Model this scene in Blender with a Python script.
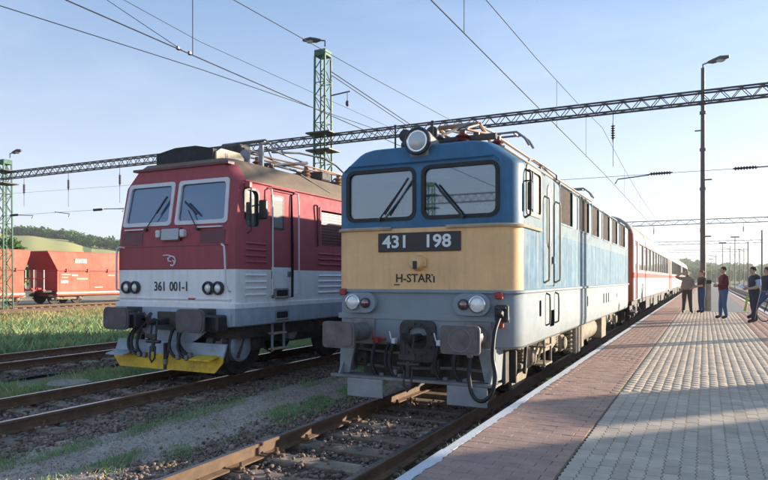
import bpy, bmesh, math, random
import numpy as np
from mathutils import Vector, Matrix, Euler
R = math.radians
random.seed(7); rng = np.random.default_rng(7)
for o in list(bpy.data.objects): bpy.data.objects.remove(o)
S = bpy.context.scene
COL = S.collection

# ------------------------------------------------------------------ camera, sky, sun, exposure
cam = bpy.data.cameras.new('Camera'); camo = bpy.data.objects.new('Camera', cam); COL.objects.link(camo)
camo.location = (3.592, 0, 1.79); camo.rotation_euler = (R(90), 0, 0.4623)
cam.sensor_width = 36; cam.lens = 36*642.68/768; cam.shift_y = 38.2/768; cam.clip_start = .05; cam.clip_end = 6000
S.camera = camo
SUN_AZ, SUN_EL = R(42), R(11.5)          # azimuth from +Y towards +X
w = bpy.data.worlds.new('World'); S.world = w; w.use_nodes = True
nt = w.node_tree; bg = nt.nodes['Background']
sky = nt.nodes.new('ShaderNodeTexSky'); sky.sky_type = 'NISHITA'; sky.sun_disc = False
sky.sun_elevation = SUN_EL; sky.sun_rotation = SUN_AZ
sky.altitude = 150; sky.air_density = .8; sky.dust_density = 1.1; sky.ozone_density = 4.2
hs = nt.nodes.new('ShaderNodeHueSaturation'); hs.inputs['Saturation'].default_value = .78; nt.links.new(sky.outputs[0], hs.inputs['Color'])
tc = nt.nodes.new('ShaderNodeTexCoord'); sxyz = nt.nodes.new('ShaderNodeSeparateXYZ'); nt.links.new(tc.outputs['Generated'], sxyz.inputs[0])
def sky_ramp(z0, z1, v0, v1):              # value by height above the horizon, the same all round
    r = nt.nodes.new('ShaderNodeMapRange'); r.interpolation_type = 'SMOOTHSTEP'; nt.links.new(sxyz.outputs[2], r.inputs[0])
    for i, v in enumerate((z0, z1, v0, v1)): r.inputs[i+1].default_value = v
    return r.outputs[0]
vm = nt.nodes.new('ShaderNodeMix'); vm.data_type = 'RGBA'; nt.links.new(sky_ramp(-.02, .5, 0, 1), vm.inputs[0])      # thin milky veil: pale at the horizon, bluer above
vm.inputs[6].default_value = (2.2, 2.27, 2.4, 1); vm.inputs[7].default_value = (.52, .98, 1.62, 1)
cn = nt.nodes.new('ShaderNodeTexNoise'); cn.inputs['Scale'].default_value = 2.2; cn.inputs['Detail'].default_value = 7; cn.inputs['Roughness'].default_value = .62
cmp_ = nt.nodes.new('ShaderNodeMapping'); cmp_.inputs['Scale'].default_value = (1, 1.6, 4.); nt.links.new(tc.outputs['Generated'], cmp_.inputs[0]); nt.links.new(cmp_.outputs[0], cn.inputs['Vector'])
cr = nt.nodes.new('ShaderNodeMapRange'); nt.links.new(cn.outputs['Fac'], cr.inputs[0]); cr.inputs[1].default_value = .5; cr.inputs[2].default_value = .78; cr.inputs[4].default_value = .3
vc = nt.nodes.new('ShaderNodeMix'); vc.data_type = 'RGBA'; nt.links.new(cr.outputs[0], vc.inputs[0]); nt.links.new(vm.outputs[2], vc.inputs[6]); vc.inputs[7].default_value = (2.4, 2.6, 2.85, 1)   # faint cirrus
hm = nt.nodes.new('ShaderNodeMix'); hm.data_type = 'RGBA'; nt.links.new(sky_ramp(-.02, .4, .85, .65), hm.inputs[0]); nt.links.new(hs.outputs[0], hm.inputs[6]); nt.links.new(vc.outputs[2], hm.inputs[7])
nt.links.new(hm.outputs[2], bg.inputs[0]); bg.inputs[1].default_value = 0.145
sl = bpy.data.lights.new('sun', 'SUN'); sl.energy = 4.0; sl.angle = R(.53); sl.color = (1, .87, .70)
slo = bpy.data.objects.new('sun', sl); COL.objects.link(slo); slo.location = (40, 40, 30)
sdir = Vector((math.sin(SUN_AZ)*math.cos(SUN_EL), math.cos(SUN_AZ)*math.cos(SUN_EL), math.sin(SUN_EL)))
slo.rotation_euler = sdir.to_track_quat('Z', 'Y').to_euler()
vs = S.view_settings; vs.view_transform = 'Standard'; vs.look = 'None'; vs.exposure = 1.5; vs.gamma = 1; vs.use_curve_mapping = False

# ------------------------------------------------------------------ materials
MATS = {}
def N(nt, t, **k):
    n = nt.nodes.new(t)
    for a, b in k.items():
        if a.startswith('i_'): n.inputs[int(a[2:])].default_value = b
        else: setattr(n, a, b)
    return n
def mat(name, col, rough=.6, metal=0., var=.18, vs=4., streak=0., scol=(.12, .09, .07), sfreq=9., dirt=0., dcol=(.16, .12, .08), dscale=2.5,
        bump=0., bs=60., spec=.5, island=0., low=None, coat=0., obj_rand=0., trans=0., chips=0., ccol=(.6, .62, .62)):
    m = bpy.data.materials.new(name); m.use_nodes = True; nt = m.node_tree; L = nt.links.new
    b = nt.nodes['Principled BSDF']; b.inputs['Roughness'].default_value = rough; b.inputs['Metallic'].default_value = metal
    b.inputs['Specular IOR Level'].default_value = spec; b.inputs['Coat Weight'].default_value = coat
    geo = N(nt, 'ShaderNodeNewGeometry'); pos = geo.outputs['Position']
    def noise(scale, det=4., vec=None, rough=.6):
        n = N(nt, 'ShaderNodeTexNoise'); n.inputs['Scale'].default_value = scale; n.inputs['Detail'].default_value = det
        n.inputs['Roughness'].default_value = rough; L(vec or pos, n.inputs['Vector']); return n.outputs['Fac']
    def ramp(src, a, b2):
        r = N(nt, 'ShaderNodeMapRange'); r.inputs[1].default_value = a; r.inputs[2].default_value = b2; L(src, r.inputs[0]); return r.outputs[0]
    def mix(f, a, b2, mode='MIX'):
        x = N(nt, 'ShaderNodeMix', data_type='RGBA', blend_type=mode)
        if isinstance(f, float): x.inputs[0].default_value = f
        else: L(f, x.inputs[0])
        for i, c in ((6, a), (7, b2)):
            if isinstance(c, tuple): x.inputs[i].default_value = (*c, 1) if len(c) == 3 else c
            else: L(c, x.inputs[i])
        return x.outputs[2]
    def mul(a, k):
        x = N(nt, 'ShaderNodeMath', operation='MULTIPLY'); L(a, x.inputs[0])
        if isinstance(k, float): x.inputs[1].default_value = k
        else: L(k, x.inputs[1])
        return x.outputs[0]
    c = tuple(col)
    lo = tuple(max(0, x*(1-var)) for x in c); hi = tuple(min(1, x*(1+var)) for x in c)
    out = mix(ramp(noise(vs, 6.), .3, .7), lo, hi)
    if island:
        r = N(nt, 'ShaderNodeMapRange'); L(geo.outputs['Random Per Island'], r.inputs[0])
        r.inputs[3].default_value = 1-island; r.inputs[4].default_value = 1+island
        out = mix(1., out, r.outputs[0], 'MULTIPLY')
    if obj_rand:
        oi = N(nt, 'ShaderNodeObjectInfo'); r = N(nt, 'ShaderNodeMapRange'); L(oi.outputs['Random'], r.inputs[0])
        r.inputs[3].default_value = 1-obj_rand; r.inputs[4].default_value = 1+obj_rand
        out = mix(1., out, r.outputs[0], 'MULTIPLY')
    if chips:
        out = mix(mul(ramp(noise(7., 9., None, .75), .56, .66), mul(ramp(noise(1.3, 3.), .42, .6), float(chips))), out, tuple(ccol))
    if streak:
        mp = N(nt, 'ShaderNodeMapping'); mp.inputs['Scale'].default_value = (sfreq, sfreq, .45); L(pos, mp.inputs[0])
        s = mul(ramp(noise(1., 6., mp.outputs[0], .7), .47, .75), float(streak)); out = mix(s, out, tuple(scol))
    if dirt:
        out = mix(mul(ramp(noise(dscale, 8., None, .72), .46, .72), float(dirt)), out, tuple(dcol))
    if low:                                   # grime thrown up from the track: (z_full, z_none, amount, colour)
        sx = N(nt, 'ShaderNodeSeparateXYZ'); L(pos, sx.inputs[0])
        out = mix(mul(mul(ramp(sx.outputs[2], low[1], low[0]), ramp(noise(6., 6.), .25, .65)), float(low[2])), out, tuple(low[3]))
    L(out, b.inputs['Base Color'])
    if bump:
        bn = N(nt, 'ShaderNodeBump'); bn.inputs['Strength'].default_value = bump; bn.inputs['Distance'].default_value = .02
        L(noise(bs, 6.), bn.inputs['Height']); L(bn.outputs[0], b.inputs['Normal'])
    rr = ramp(noise(vs*2.3, 5.), .2, .8); q = N(nt, 'ShaderNodeMapRange'); L(rr, q.inputs[0])
    q.inputs[3].default_value = max(0.03, rough*.8); q.inputs[4].default_value = min(1, rough*1.2); L(q.outputs[0], b.inputs['Roughness'])
    if trans:
        t = N(nt, 'ShaderNodeBsdfTranslucent'); L(out, t.inputs[0]); ms = N(nt, 'ShaderNodeMixShader'); ms.inputs[0].default_value = trans
        L(b.outputs[0], ms.inputs[1]); L(t.outputs[0], ms.inputs[2]); L(ms.outputs[0], nt.nodes['Material Output'].inputs[0])
    MATS[name] = m; return m
def glass(name, col, refl=.3, rough=.02, clear=None):
    m = bpy.data.materials.new(name); m.use_nodes = True; nt = m.node_tree; L = nt.links.new
    b = nt.nodes['Principled BSDF']; b.inputs['Base Color'].default_value = (*col, 1); b.inputs['Roughness'].default_value = .5
    if clear:
        tb = N(nt, 'ShaderNodeBsdfTransparent'); tb.inputs[0].default_value = (*clear, 1); dm = N(nt, 'ShaderNodeMixShader'); dm.inputs[0].default_value = .10
        L(tb.outputs[0], dm.inputs[1]); L(b.outputs[0], dm.inputs[2]); b = dm      # a film of dust on clear glass
    g = N(nt, 'ShaderNodeBsdfGlossy'); g.inputs['Roughness'].default_value = rough; g.inputs['Color'].default_value = (.9, .95, 1, 1)
    lw = N(nt, 'ShaderNodeLayerWeight'); lw.inputs[0].default_value = .35
    r = N(nt, 'ShaderNodeMapRange'); L(lw.outputs['Fresnel'], r.inputs[0]); r.inputs[3].default_value = refl; r.inputs[4].default_value = .95
    tn = N(nt, 'ShaderNodeTexNoise'); tn.inputs['Scale'].default_value = 1.6; bn = N(nt, 'ShaderNodeBump'); bn.inputs['Strength'].default_value = .02
    geo = N(nt, 'ShaderNodeNewGeometry'); L(geo.outputs['Position'], tn.inputs['Vector'])
    L(tn.outputs['Fac'], bn.inputs['Height']); L(bn.outputs[0], g.inputs['Normal'])
    ms = N(nt, 'ShaderNodeMixShader'); L(r.outputs[0], ms.inputs[0]); L(b.outputs[0], ms.inputs[1]); L(g.outputs[0], ms.inputs[2])
    L(ms.outputs[0], nt.nodes['Material Output'].inputs[0]); MATS[name] = m; return m

BR = (.13, .09, .06)
mat('blue', (.045, .165, .30), 0.5, var=.22, vs=2.2, streak=.3, scol=(.03, .045, .07), bump=.05, bs=30, spec=0.35, chips=.45, ccol=(.12, .16, .20), dirt=.5, dcol=(.10, .135, .16))
mat('blue_side', (.05, .15, .23), 0.7, var=.22, vs=2.5, streak=.65, scol=(.32, .39, .42), sfreq=5., dirt=.35, dcol=(.22, .30, .34), dscale=1.4, bump=.06, bs=25, spec=0.22)
mat('blue_pale', (.145, .215, .25), 0.7, var=.15, vs=2.5, streak=.4, scol=(.20, .24, .27), sfreq=6., bump=.05, bs=25, spec=0.22)
mat('roofgrey', (.36, .36, .35), 0.7, var=.2, vs=1.5, streak=.4, scol=(.13, .11, .09), dirt=.5, dcol=(.16, .13, .1), spec=0.22)
mat('beige', (.90, .555, .265), 0.6, var=.08, vs=2., streak=.3, scol=(.36, .23, .12), sfreq=7., dirt=.2, dcol=(.40, .27, .15), bump=.04, bs=25, spec=0.3, chips=.35, ccol=(.45, .28, .16))
mat('skirt', (.28, .335, .375), 0.7, var=.12, vs=2.5, streak=.45, scol=(.30, .30, .27), sfreq=6., dirt=.3, dcol=(.20, .17, .13), bump=.06, bs=25, low=(.8, 1.3, .5, (.2, .17, .13)), spec=0.22, chips=.5, ccol=(.22, .19, .16))
mat('trim', (.48, .38, .26), .5, var=.2, dirt=.4)
mat('rubber', (.012, .012, .013), .55, var=.3)
mat('black', (.03, .03, .032), .5, var=.4, vs=8, dirt=.5, dcol=(.09, .075, .06), dscale=6)
mat('under', (.06, .055, .05), .75, var=.4, vs=6, dirt=.6, dcol=(.12, .095, .07), dscale=5, bump=.1, bs=60)
mat('dusty', (.30, .25, .18), .85, var=.3, vs=6, dirt=.6, dcol=(.13, .10, .07), dscale=5, bump=.1, bs=60)
mat('platewhite', (.80, .82, .82), .5, var=.06, dirt=.12, dcol=(.5, .5, .5))
mat('platedark', (.022, .022, .026), .45, var=.25)
mat('darktext', (.03, .026, .022), .55, var=.3)
mat('chrome', (.75, .75, .74), .22, 1., var=.1, vs=12)
mat('lampwhite', (.86, .86, .82), .2, .15, var=.15, vs=14)
glass('lens', (.50, .52, .53), .08, .25)
glass('lensdark', (.06, .07, .08), .14, .1)
glass('redlens', (.16, .012, .015), .14, .1)
glass('glass431', (.10, .16, .21), .13, .02, (.55, .68, .74))
mat('cabwall', (.30, .31, .29), .8, var=.1)
mat('seatcloth', (.05, .06, .08), .85, var=.2)
glass('glass361', (.018, .07, .15), .10)
glass('glassside', (.14, .14, .12), .30)
glass('glasscoach', (.03, .035, .04), .3)
mat('redpaint', (.36, .035, .035), .5, var=.3, dirt=.3)
mat('ventbrown', (.105, .065, .048), .7, var=.25, vs=5, dirt=.3)
mat('slimpane', (.62, .64, .60), .35, var=.08)
mat('bufferface', (.15, .135, .13), .6, .15, var=.3, vs=6, dirt=.55, dcol=(.14, .11, .09), dscale=7, bump=.1, bs=50)
mat('bufferface361', (.12, .105, .11), .6, .1, var=.25, vs=5, dirt=.6, dcol=(.11, .085, .08), dscale=4, bump=.1, bs=50)
mat('greyplate', (.28, .30, .32), .6, var=.15, dirt=.4, dcol=(.16, .13, .10))
mat('insul', (.16, .035, .025), .35, var=.25)
mat('steel', (.22, .22, .22), .55, .4, var=.3, dirt=.5, dcol=(.12, .08, .05))
mat('copper', (.36, .20, .13), .6, .3, var=.3, dirt=.4)
mat('red361', (.40, .095, .11), 0.7, var=.10, vs=2.5, streak=.22, scol=(.12, .03, .03), dirt=.15, dcol=(.16, .05, .05), bump=.04, bs=25, spec=0.22)
mat('red361dk', (.13, .018, .028), .4, var=.15)
mat('white361', (.90, .90, .90), .42, var=.05, vs=2., streak=.28, scol=(.38, .36, .34), sfreq=8., dirt=.15, dcol=(.4, .38, .36), bump=.03, bs=25)
mat('grey361', (.40, .49, .58), .5, var=.1, streak=.3, scol=(.2, .19, .17), dirt=.2, low=(.9, 1.2, .4, (.2, .16, .12)))
mat('tan361', (.19, .14, .095), .75, var=.15, vs=2, streak=.25, scol=(.13, .10, .08), dirt=.4, dcol=(.15, .11, .08))
mat('cream', (.62, .50, .34), .6, var=.1, dirt=.3)
mat('acbox', (.020, .021, .024), .75, var=.3, dirt=.3, dcol=(.05, .05, .05))
mat('yellow', (.85, .55, .03), .55, var=.14, vs=4, dcol=(.25, .16, .05), dscale=5, streak=.3, scol=(.2, .13, .04), dirt=.7)
mat('framewhite', (.72, .70, .71), .5, var=.08, dirt=.25, dcol=(.4, .33, .33), dscale=8)
mat('railside', (.15, .085, .045), .75, .0, var=.3, vs=7, dirt=.5, dcol=(.09, .06, .04), bump=.1, bs=80)
mat('railtop', (.42, .42, .43), .28, .9, var=.15, vs=9)
mat('sleeper', (.27, .205, .15), .9, var=.3, vs=5, dirt=.9, dcol=(.11, .078, .055), dscale=6, bump=.3, bs=50, obj_rand=.18)
mat('stones', (.215, .155, .12), .9, var=.35, vs=3, island=.55, dirt=.4, dcol=(.09, .06, .045), dscale=1.2, bump=.2, bs=90)
mat('bed', (.11, .082, .066), .95, var=.45, vs=18, dirt=.5, dcol=(.045, .033, .028), dscale=9, bump=1., bs=40)
mat('gravel', (.46, .375, .31), .95, var=.35, vs=22, dirt=.7, dcol=(.26, .23, .21), dscale=1.1, bump=1., bs=55, chips=.7, ccol=(.34, .31, .29), island=.4)
mat('ground', (.20, .18, .10), .95, var=.4, vs=1.2, dirt=.8, dcol=(.16, .125, .08), dscale=.3, bump=.6, bs=20)
mat('brownground', (.42, .31, .20), .95, var=.35, vs=.8, dirt=.8, dcol=(.36, .28, .16), dscale=.35, bump=.5, bs=10)
mat('grass', (.28, .40, .18), .8, var=.35, vs=1.1, island=.35, dirt=.5, dscale=.7, trans=.25, dcol=(.26, .33, .13))
mat('drygrass', (.42, .38, .17), .8, var=.3, vs=.6, island=.3, dirt=.6, dcol=(.15, .20, .06), dscale=.5, trans=.25)
mat('hill', (.10, .15, .045), .95, var=.3, vs=.02, dirt=.6, dcol=(.17, .18, .07), dscale=.012)
mat('field', (.40, .37, .13), .95, var=.12, vs=.02, dirt=.5, dcol=(.34, .31, .09), dscale=.03)
mat('wood', (.10, .185, .055), .85, var=.3, vs=.15, island=.5, dirt=.4, dcol=(.07, .11, .035), dscale=.08, trans=.2)
mat('leaf', (.12, .22, .06), .7, var=.3, vs=.8, island=.5, trans=.3)
mat('bark', (.12, .085, .06), .9, var=.3, vs=8, bump=.5, bs=30)
mat('redbrick', (.42, .275, .215), .9, var=.16, vs=5, dcol=(.30, .235, .21), island=.07, obj_rand=.07, bump=.35, bs=110, chips=.35, ccol=(.38, .30, .26), spec=.12, dirt=.7, dscale=.7)
mat('paver', (.52, .43, .335), .88, var=.13, vs=4, dcol=(.37, .33, .30), island=.12, obj_rand=.12, bump=.3, bs=120, chips=.25, ccol=(.42, .40, .37), spec=.12, dirt=.7, dscale=.7)
mat('redjoint', (.17, .12, .10), .95, var=.3, vs=20, bump=.3, bs=60)
mat('joint', (.075, .038, .032), .95, var=.4, vs=20, bump=.4, bs=60)
mat('asphalt', (.20, .195, .19), .9, var=.15, vs=3, dirt=.4, dcol=(.13, .125, .12), dscale=.5, bump=.3, bs=90)
mat('concrete', (.32, .29, .25), .9, var=.2, vs=3, dirt=.5, dcol=(.18, .15, .12), bump=.3, bs=40)
mat('edgewhite', (.62, .63, .64), .85, var=.1, vs=5, dirt=.8, dcol=(.42, .38, .35), dscale=5, bump=.2, bs=60)
mat('wagonred', (.50, .125, .08), 0.7, var=.12, vs=.8, streak=.35, scol=(.60, .24, .17), sfreq=1.6, dirt=.35, dcol=(.62, .33, .24), dscale=.5, spec=0.22)
mat('wagondark', (.36, .035, .028), .55, var=.15, vs=.8, dirt=.3, dcol=(.2, .04, .03))
mat('wagonwhite', (.70, .55, .48), .6, var=.12, dirt=.6, dcol=(.6, .25, .18), dscale=3)
mat('coachwhite', (.50, .47, .44), 0.7, var=.06, streak=.3, scol=(.45, .38, .33), sfreq=3, spec=0.22)
mat('coachred', (.42, .035, .03), 0.7, var=.12, dirt=.2, spec=0.22)
mat('coachend', (.34, .075, .035), .5, var=.2, dirt=.4, dcol=(.2, .07, .04))
mat('coachroof', (.30, .285, .265), 0.7, var=.12, dirt=.4, dcol=(.3, .26, .22), spec=0.22)
mat('gantry', (.055, .058, .062), .55, .2, var=.25, dirt=.3)
mat('mastgreen', (.025, .115, .06), .6, var=.25, vs=5, dirt=.35, dcol=(.04, .06, .04))
mat('mastpale', (.20, .30, .18), .6, var=.2, dirt=.3)
mat('pole', (.12, .11, .10), .6, .2, var=.2, dirt=.3)
mat('wire', (.012, .012, .012), .8, .0, var=.1)
mat('insdark', (.045, .03, .028), .4, var=.3)
mat('skin', (.48, .29, .21), .6, var=.08)
mat('hairdark', (.025, .018, .014), .7, var=.3)
mat('hairgrey', (.36, .30, .26), .7, var=.2)
mat('hairred', (.16, .06, .03), .7, var=.2)
mat('c_beige', (.24, .20, .17), .85, var=.15, vs=12); mat('c_brown', (.06, .045, .04), .85, var=.2, vs=12)
mat('c_dark', (.055, .05, .045), .85, var=.2, vs=12); mat('c_jeans', (.035, .075, .17), .85, var=.2, vs=12)
mat('c_jeans2', (.05, .11, .23), .85, var=.2, vs=12); mat('c_maroon', (.11, .014, .022), .85, var=.2, vs=12)
mat('c_navy', (.02, .028, .05), .85, var=.2, vs=12); mat('c_ltblue', (.36, .45, .62), .85, var=.1, vs=12)
mat('c_shoe', (.015, .014, .014), .6, var=.2); mat('c_hivis', (.42, .58, .06), .7, var=.1); mat('paper', (.85, .85, .83), .7, var=.04)
mat('whitewash', (.80, .77, .70), .9, var=.07, vs=1.2, dirt=.25, dcol=(.62, .57, .48), bump=.1)
mat('plaster', (.55, .46, .32), .9, var=.1, vs=1.5, dirt=.3, dcol=(.4, .33, .23), bump=.1)
mat('rooftile', (.24, .085, .05), .85, var=.25, vs=5); mat('chimneybrick', (.30, .12, .08), .9, var=.25, vs=6, bump=.3)

# ------------------------------------------------------------------ mesh helpers
ORG = {}
class MB:
    def __init__(s): s.v = []; s.f = []; s.m = []
    def add(s, vs, fs, mi=0):
        b = len(s.v); s.v += [tuple(p) for p in vs]
        for f in fs: s.f.append(tuple(b+i for i in f)); s.m.append(mi)
        return s
    def box(s, x0, x1, y0, y1, z0, z1, mi=0):
        return s.add([(x, y, z) for x in (x0, x1) for y in (y0, y1) for z in (z0, z1)],
                     [(0, 1, 3, 2), (4, 6, 7, 5), (0, 4, 5, 1), (2, 3, 7, 6), (0, 2, 6, 4), (1, 5, 7, 3)], mi)
    def bbox(s, x0, x1, y0, y1, z0, z1, b=.01, mi=0):
        lo = (x0, y0, z0); hi = (x1, y1, z1); V = []; idx = {}
        cs = [(i, j, k) for i in (0, 1) for j in (0, 1) for k in (0, 1)]
        for c in cs:
            for a in range(3):
                p = [(lo[d], hi[d])[c[d]] if d == a else ((lo[d]+b, hi[d]-b)[c[d]]) for d in range(3)]
                idx[c, a] = len(V); V.append(p)
        F = []
        for a in range(3):
            o = [d for d in range(3) if d != a]
            for sgn in (0, 1):
                q = []
                for (i, j) in ((0, 0), (1, 0), (1, 1), (0, 1)):
                    c = [0, 0, 0]; c[a] = sgn; c[o[0]] = i; c[o[1]] = j; q.append(idx[tuple(c), a])
                F.append(q)
            for i in (0, 1):
                for j in (0, 1):
                    c1 = [0, 0, 0]; c2 = [0, 0, 0]; c2[a] = 1
                    for c in (c1, c2): c[o[0]] = i; c[o[1]] = j
                    c1 = tuple(c1); c2 = tuple(c2)
                    F.append((idx[c1, o[0]], idx[c2, o[0]], idx[c2, o[1]], idx[c1, o[1]]))
        for c in cs: F.append((idx[c, 0], idx[c, 1], idx[c, 2]))
        return s.add(V, F, mi)
    def cyl(s, p0, p1, r0, r1=None, n=12, mi=0, cap=True):
        p0 = Vector(p0); p1 = Vector(p1); r1 = r0 if r1 is None else r1
        d = (p1-p0).normalized(); a = d.orthogonal().normalized(); b = d.cross(a)
        V = [p0+(a*math.cos(t)+b*math.sin(t))*r0 for t in [2*math.pi*i/n for i in range(n)]]
        V += [p1+(a*math.cos(t)+b*math.sin(t))*r1 for t in [2*math.pi*i/n for i in range(n)]]
        F = [(i, (i+1) % n, n+(i+1) % n, n+i) for i in range(n)]
        if cap: F += [tuple(range(n))[::-1], tuple(range(n, 2*n))]
        return s.add(V, F, mi)
    def tube(s, pts, r, n=6, mi=0, closed=False):
        pts = [Vector(p) for p in pts]; V = []; k = len(pts); a = None
        for i, p in enumerate(pts):
            q0 = pts[i-1] if (i or closed) else p; q1 = pts[(i+1) % k] if (i < k-1 or closed) else p
            d = (q1-q0).normalized()
            a = d.orthogonal().normalized() if a is None else (a-d*a.dot(d)).normalized()
            b = d.cross(a); rr = r[i] if isinstance(r, (list, tuple)) else r
            V += [p+(a*math.cos(t)+b*math.sin(t))*rr for t in [2*math.pi*j/n for j in range(n)]]
        F = []
        for i in range(k if closed else k-1):
            for j in range(n):
                F.append((i*n+j, i*n+(j+1) % n, ((i+1) % k)*n+(j+1) % n, ((i+1) % k)*n+j))
        if not closed: F += [tuple(range(n))[::-1], tuple((k-1)*n+j for j in range(n))]
        return s.add(V, F, mi)
    def lathe(s, prof, org, axis, n=20, mi=0):
        org = Vector(org); d = Vector(axis).normalized(); a = d.orthogonal().normalized(); b = d.cross(a); V = []
        for (r, h) in prof: V += [org+d*h+(a*math.cos(t)+b*math.sin(t))*r for t in [2*math.pi*j/n for j in range(n)]]
        F = [(i*n+j, i*n+(j+1) % n, (i+1)*n+(j+1) % n, (i+1)*n+j) for i in range(len(prof)-1) for j in range(n)]
        F += [tuple(range(n))[::-1], tuple((len(prof)-1)*n+j for j in range(n))]
        return s.add(V, F, mi)
    def prism(s, poly, ax, a0, a1, mi=0):
        def P(p, a): return {'x': (a, p[0], p[1]), 'y': (p[0], a, p[1]), 'z': (p[0], p[1], a)}[ax]
        n = len(poly); V = [P(p, a0) for p in poly]+[P(p, a1) for p in poly]
        return s.add(V, [(i, (i+1) % n, n+(i+1) % n, n+i) for i in range(n)]+[tuple(range(n))[::-1], tuple(range(n, 2*n))], mi)
    def ring(s, po, pi, ax, a0, a1, mi=0):
        def P(p, a): return {'x': (a, p[0], p[1]), 'y': (p[0], a, p[1]), 'z': (p[0], p[1], a)}[ax]
        n = len(po); V = [P(p, a) for a in (a0, a1) for q in (po, pi) for p in q]; F = []
        for i in range(n):
            j = (i+1) % n
            F += [(i, j, n+j, n+i), (2*n+i, 3*n+i, 3*n+j, 2*n+j), (i, 2*n+i, 2*n+j, j), (n+i, n+j, 3*n+j, 3*n+i)]
        return s.add(V, F, mi)
    def sphere(s, c, r, nu=10, nv=7, mi=0):
        r = (r, r, r) if not isinstance(r, tuple) else r; V = [(c[0], c[1], c[2]-r[2])]
        for i in range(1, nv):
            ph = -math.pi/2+math.pi*i/nv
            V += [(c[0]+r[0]*math.cos(ph)*math.cos(2*math.pi*j/nu), c[1]+r[1]*math.cos(ph)*math.sin(2*math.pi*j/nu), c[2]+r[2]*math.sin(ph)) for j in range(nu)]
        V.append((c[0], c[1], c[2]+r[2])); F = [(0, 1+(j+1) % nu, 1+j) for j in range(nu)]
        for i in range(nv-2):
            F += [(1+i*nu+j, 1+i*nu+(j+1) % nu, 1+(i+1)*nu+(j+1) % nu, 1+(i+1)*nu+j) for j in range(nu)]
        F += [(len(V)-1, 1+(nv-2)*nu+j, 1+(nv-2)*nu+(j+1) % nu) for j in range(nu)]
        return s.add(V, F, mi)
    def loft(s, rings, mi=0, caps=True, mf=None):
        n = len(rings[0]); b = len(s.v)
        for r in rings: s.v += [tuple(p) for p in r]
        for i in range(len(rings)-1):
            for j in range(n):
                f = (b+i*n+j, b+i*n+(j+1) % n, b+(i+1)*n+(j+1) % n, b+(i+1)*n+j); s.f.append(f)
                c = [sum(s.v[q][k] for q in f)/4 for k in range(3)]
                s.m.append(mf(i, c) if mf else mi)
        if caps:
            s.f.append(tuple(b+j for j in range(n))[::-1]); s.m.append(mf(0, (0, 0, -9)) if mf else mi)
            s.f.append(tuple(b+(len(rings)-1)*n+j for j in range(n))); s.m.append(mf(len(rings)-2, (0, 0, 99)) if mf else mi)
        return s
    def mesh(s, name, mats, off=(0, 0, 0), smooth=35, recalc=True):
        me = bpy.data.meshes.new(name)
        me.from_pydata([(p[0]-off[0], p[1]-off[1], p[2]-off[2]) for p in s.v], [], s.f)
        for m in (mats if isinstance(mats, (list, tuple)) else [mats]): me.materials.append(MATS[m])
        if any(s.m): me.polygons.foreach_set('material_index', s.m)
        if recalc:
            bm = bmesh.new(); bm.from_mesh(me); bmesh.ops.recalc_face_normals(bm, faces=bm.faces); bm.to_mesh(me); bm.free()
        if smooth:
            me.shade_smooth(); me.set_sharp_from_angle(angle=R(smooth))
        me.update(); return me
    def build(s, name, mats, parent=None, smooth=35, recalc=True):
        off = ORG.get(parent.name, (0, 0, 0)) if parent else (0, 0, 0)
        return link(name, s.mesh(name, mats, off, smooth, recalc), parent)
def link(name, me, parent=None, loc=None):
    o = bpy.data.objects.new(name, me); COL.objects.link(o)
    if parent: o.parent = parent; ORG[o.name] = ORG.get(parent.name, (0, 0, 0))
    if loc: o.location = loc
    return o
def tag(o, label=None, cat=None, group=None, kind=None):
    for k, v in (('label', label), ('category', cat), ('group', group), ('kind', kind)):
        if v: o[k] = v
    return o
def empty(name, loc, rz=0., world=True):
    o = bpy.data.objects.new(name, None); COL.objects.link(o); o.location = loc; o.rotation_euler = (0, 0, rz); o.empty_display_size = .3
    ORG[o.name] = tuple(loc) if world else (0, 0, 0)
    return o
def copy_tree(o, parent=None):
    c = o.copy(); COL.objects.link(c); c.parent = parent
    for ch in list(o.children): copy_tree(ch, c)
    return c
def rrect2(x0, x1, z0, z1, r, n=4):
    P = []
    for cx, cz, a in ((x1-r, z0+r, -90), (x1-r, z1-r, 0), (x0+r, z1-r, 90), (x0+r, z0+r, 180)):
        P += [(cx+r*math.cos(R(a+90*i/n)), cz+r*math.sin(R(a+90*i/n))) for i in range(n+1)]
    return P
def outline(hw, y0, y1, r, z, xc=0., n=7):
    return [(xc+x, y, z) for x, y in rrect2(-hw, hw, y0, y1, r, n)]
def helix(c, r, h, turns, n=10):
    k = int(turns*n); return [(c[0]+r*math.cos(2*math.pi*i/n), c[1]+r*math.sin(2*math.pi*i/n), c[2]+h*i/k) for i in range(k+1)]
def boolean(o, cutter_mb, slot):
    cutter_mb.m = [slot]*len(cutter_mb.f)
    off = ORG.get(o.parent.name, (0, 0, 0)) if o.parent else (0, 0, 0)
    me = cutter_mb.mesh('cutter', 'rubber', off, 0)
    c = bpy.data.objects.new('cutter', me); COL.objects.link(c)
    if o.parent: c.parent = o.parent
    md = o.modifiers.new('b', 'BOOLEAN'); md.operation = 'DIFFERENCE'; md.solver = 'EXACT'; md.object = c
    bpy.context.view_layer.update(); dg = bpy.context.evaluated_depsgraph_get()
    nm = bpy.data.meshes.new_from_object(o.evaluated_get(dg), depsgraph=dg)
    o.modifiers.clear(); old = o.data; o.data = nm; bpy.data.meshes.remove(old); bpy.data.objects.remove(c)
    nm.set_sharp_from_angle(angle=R(30))
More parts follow.
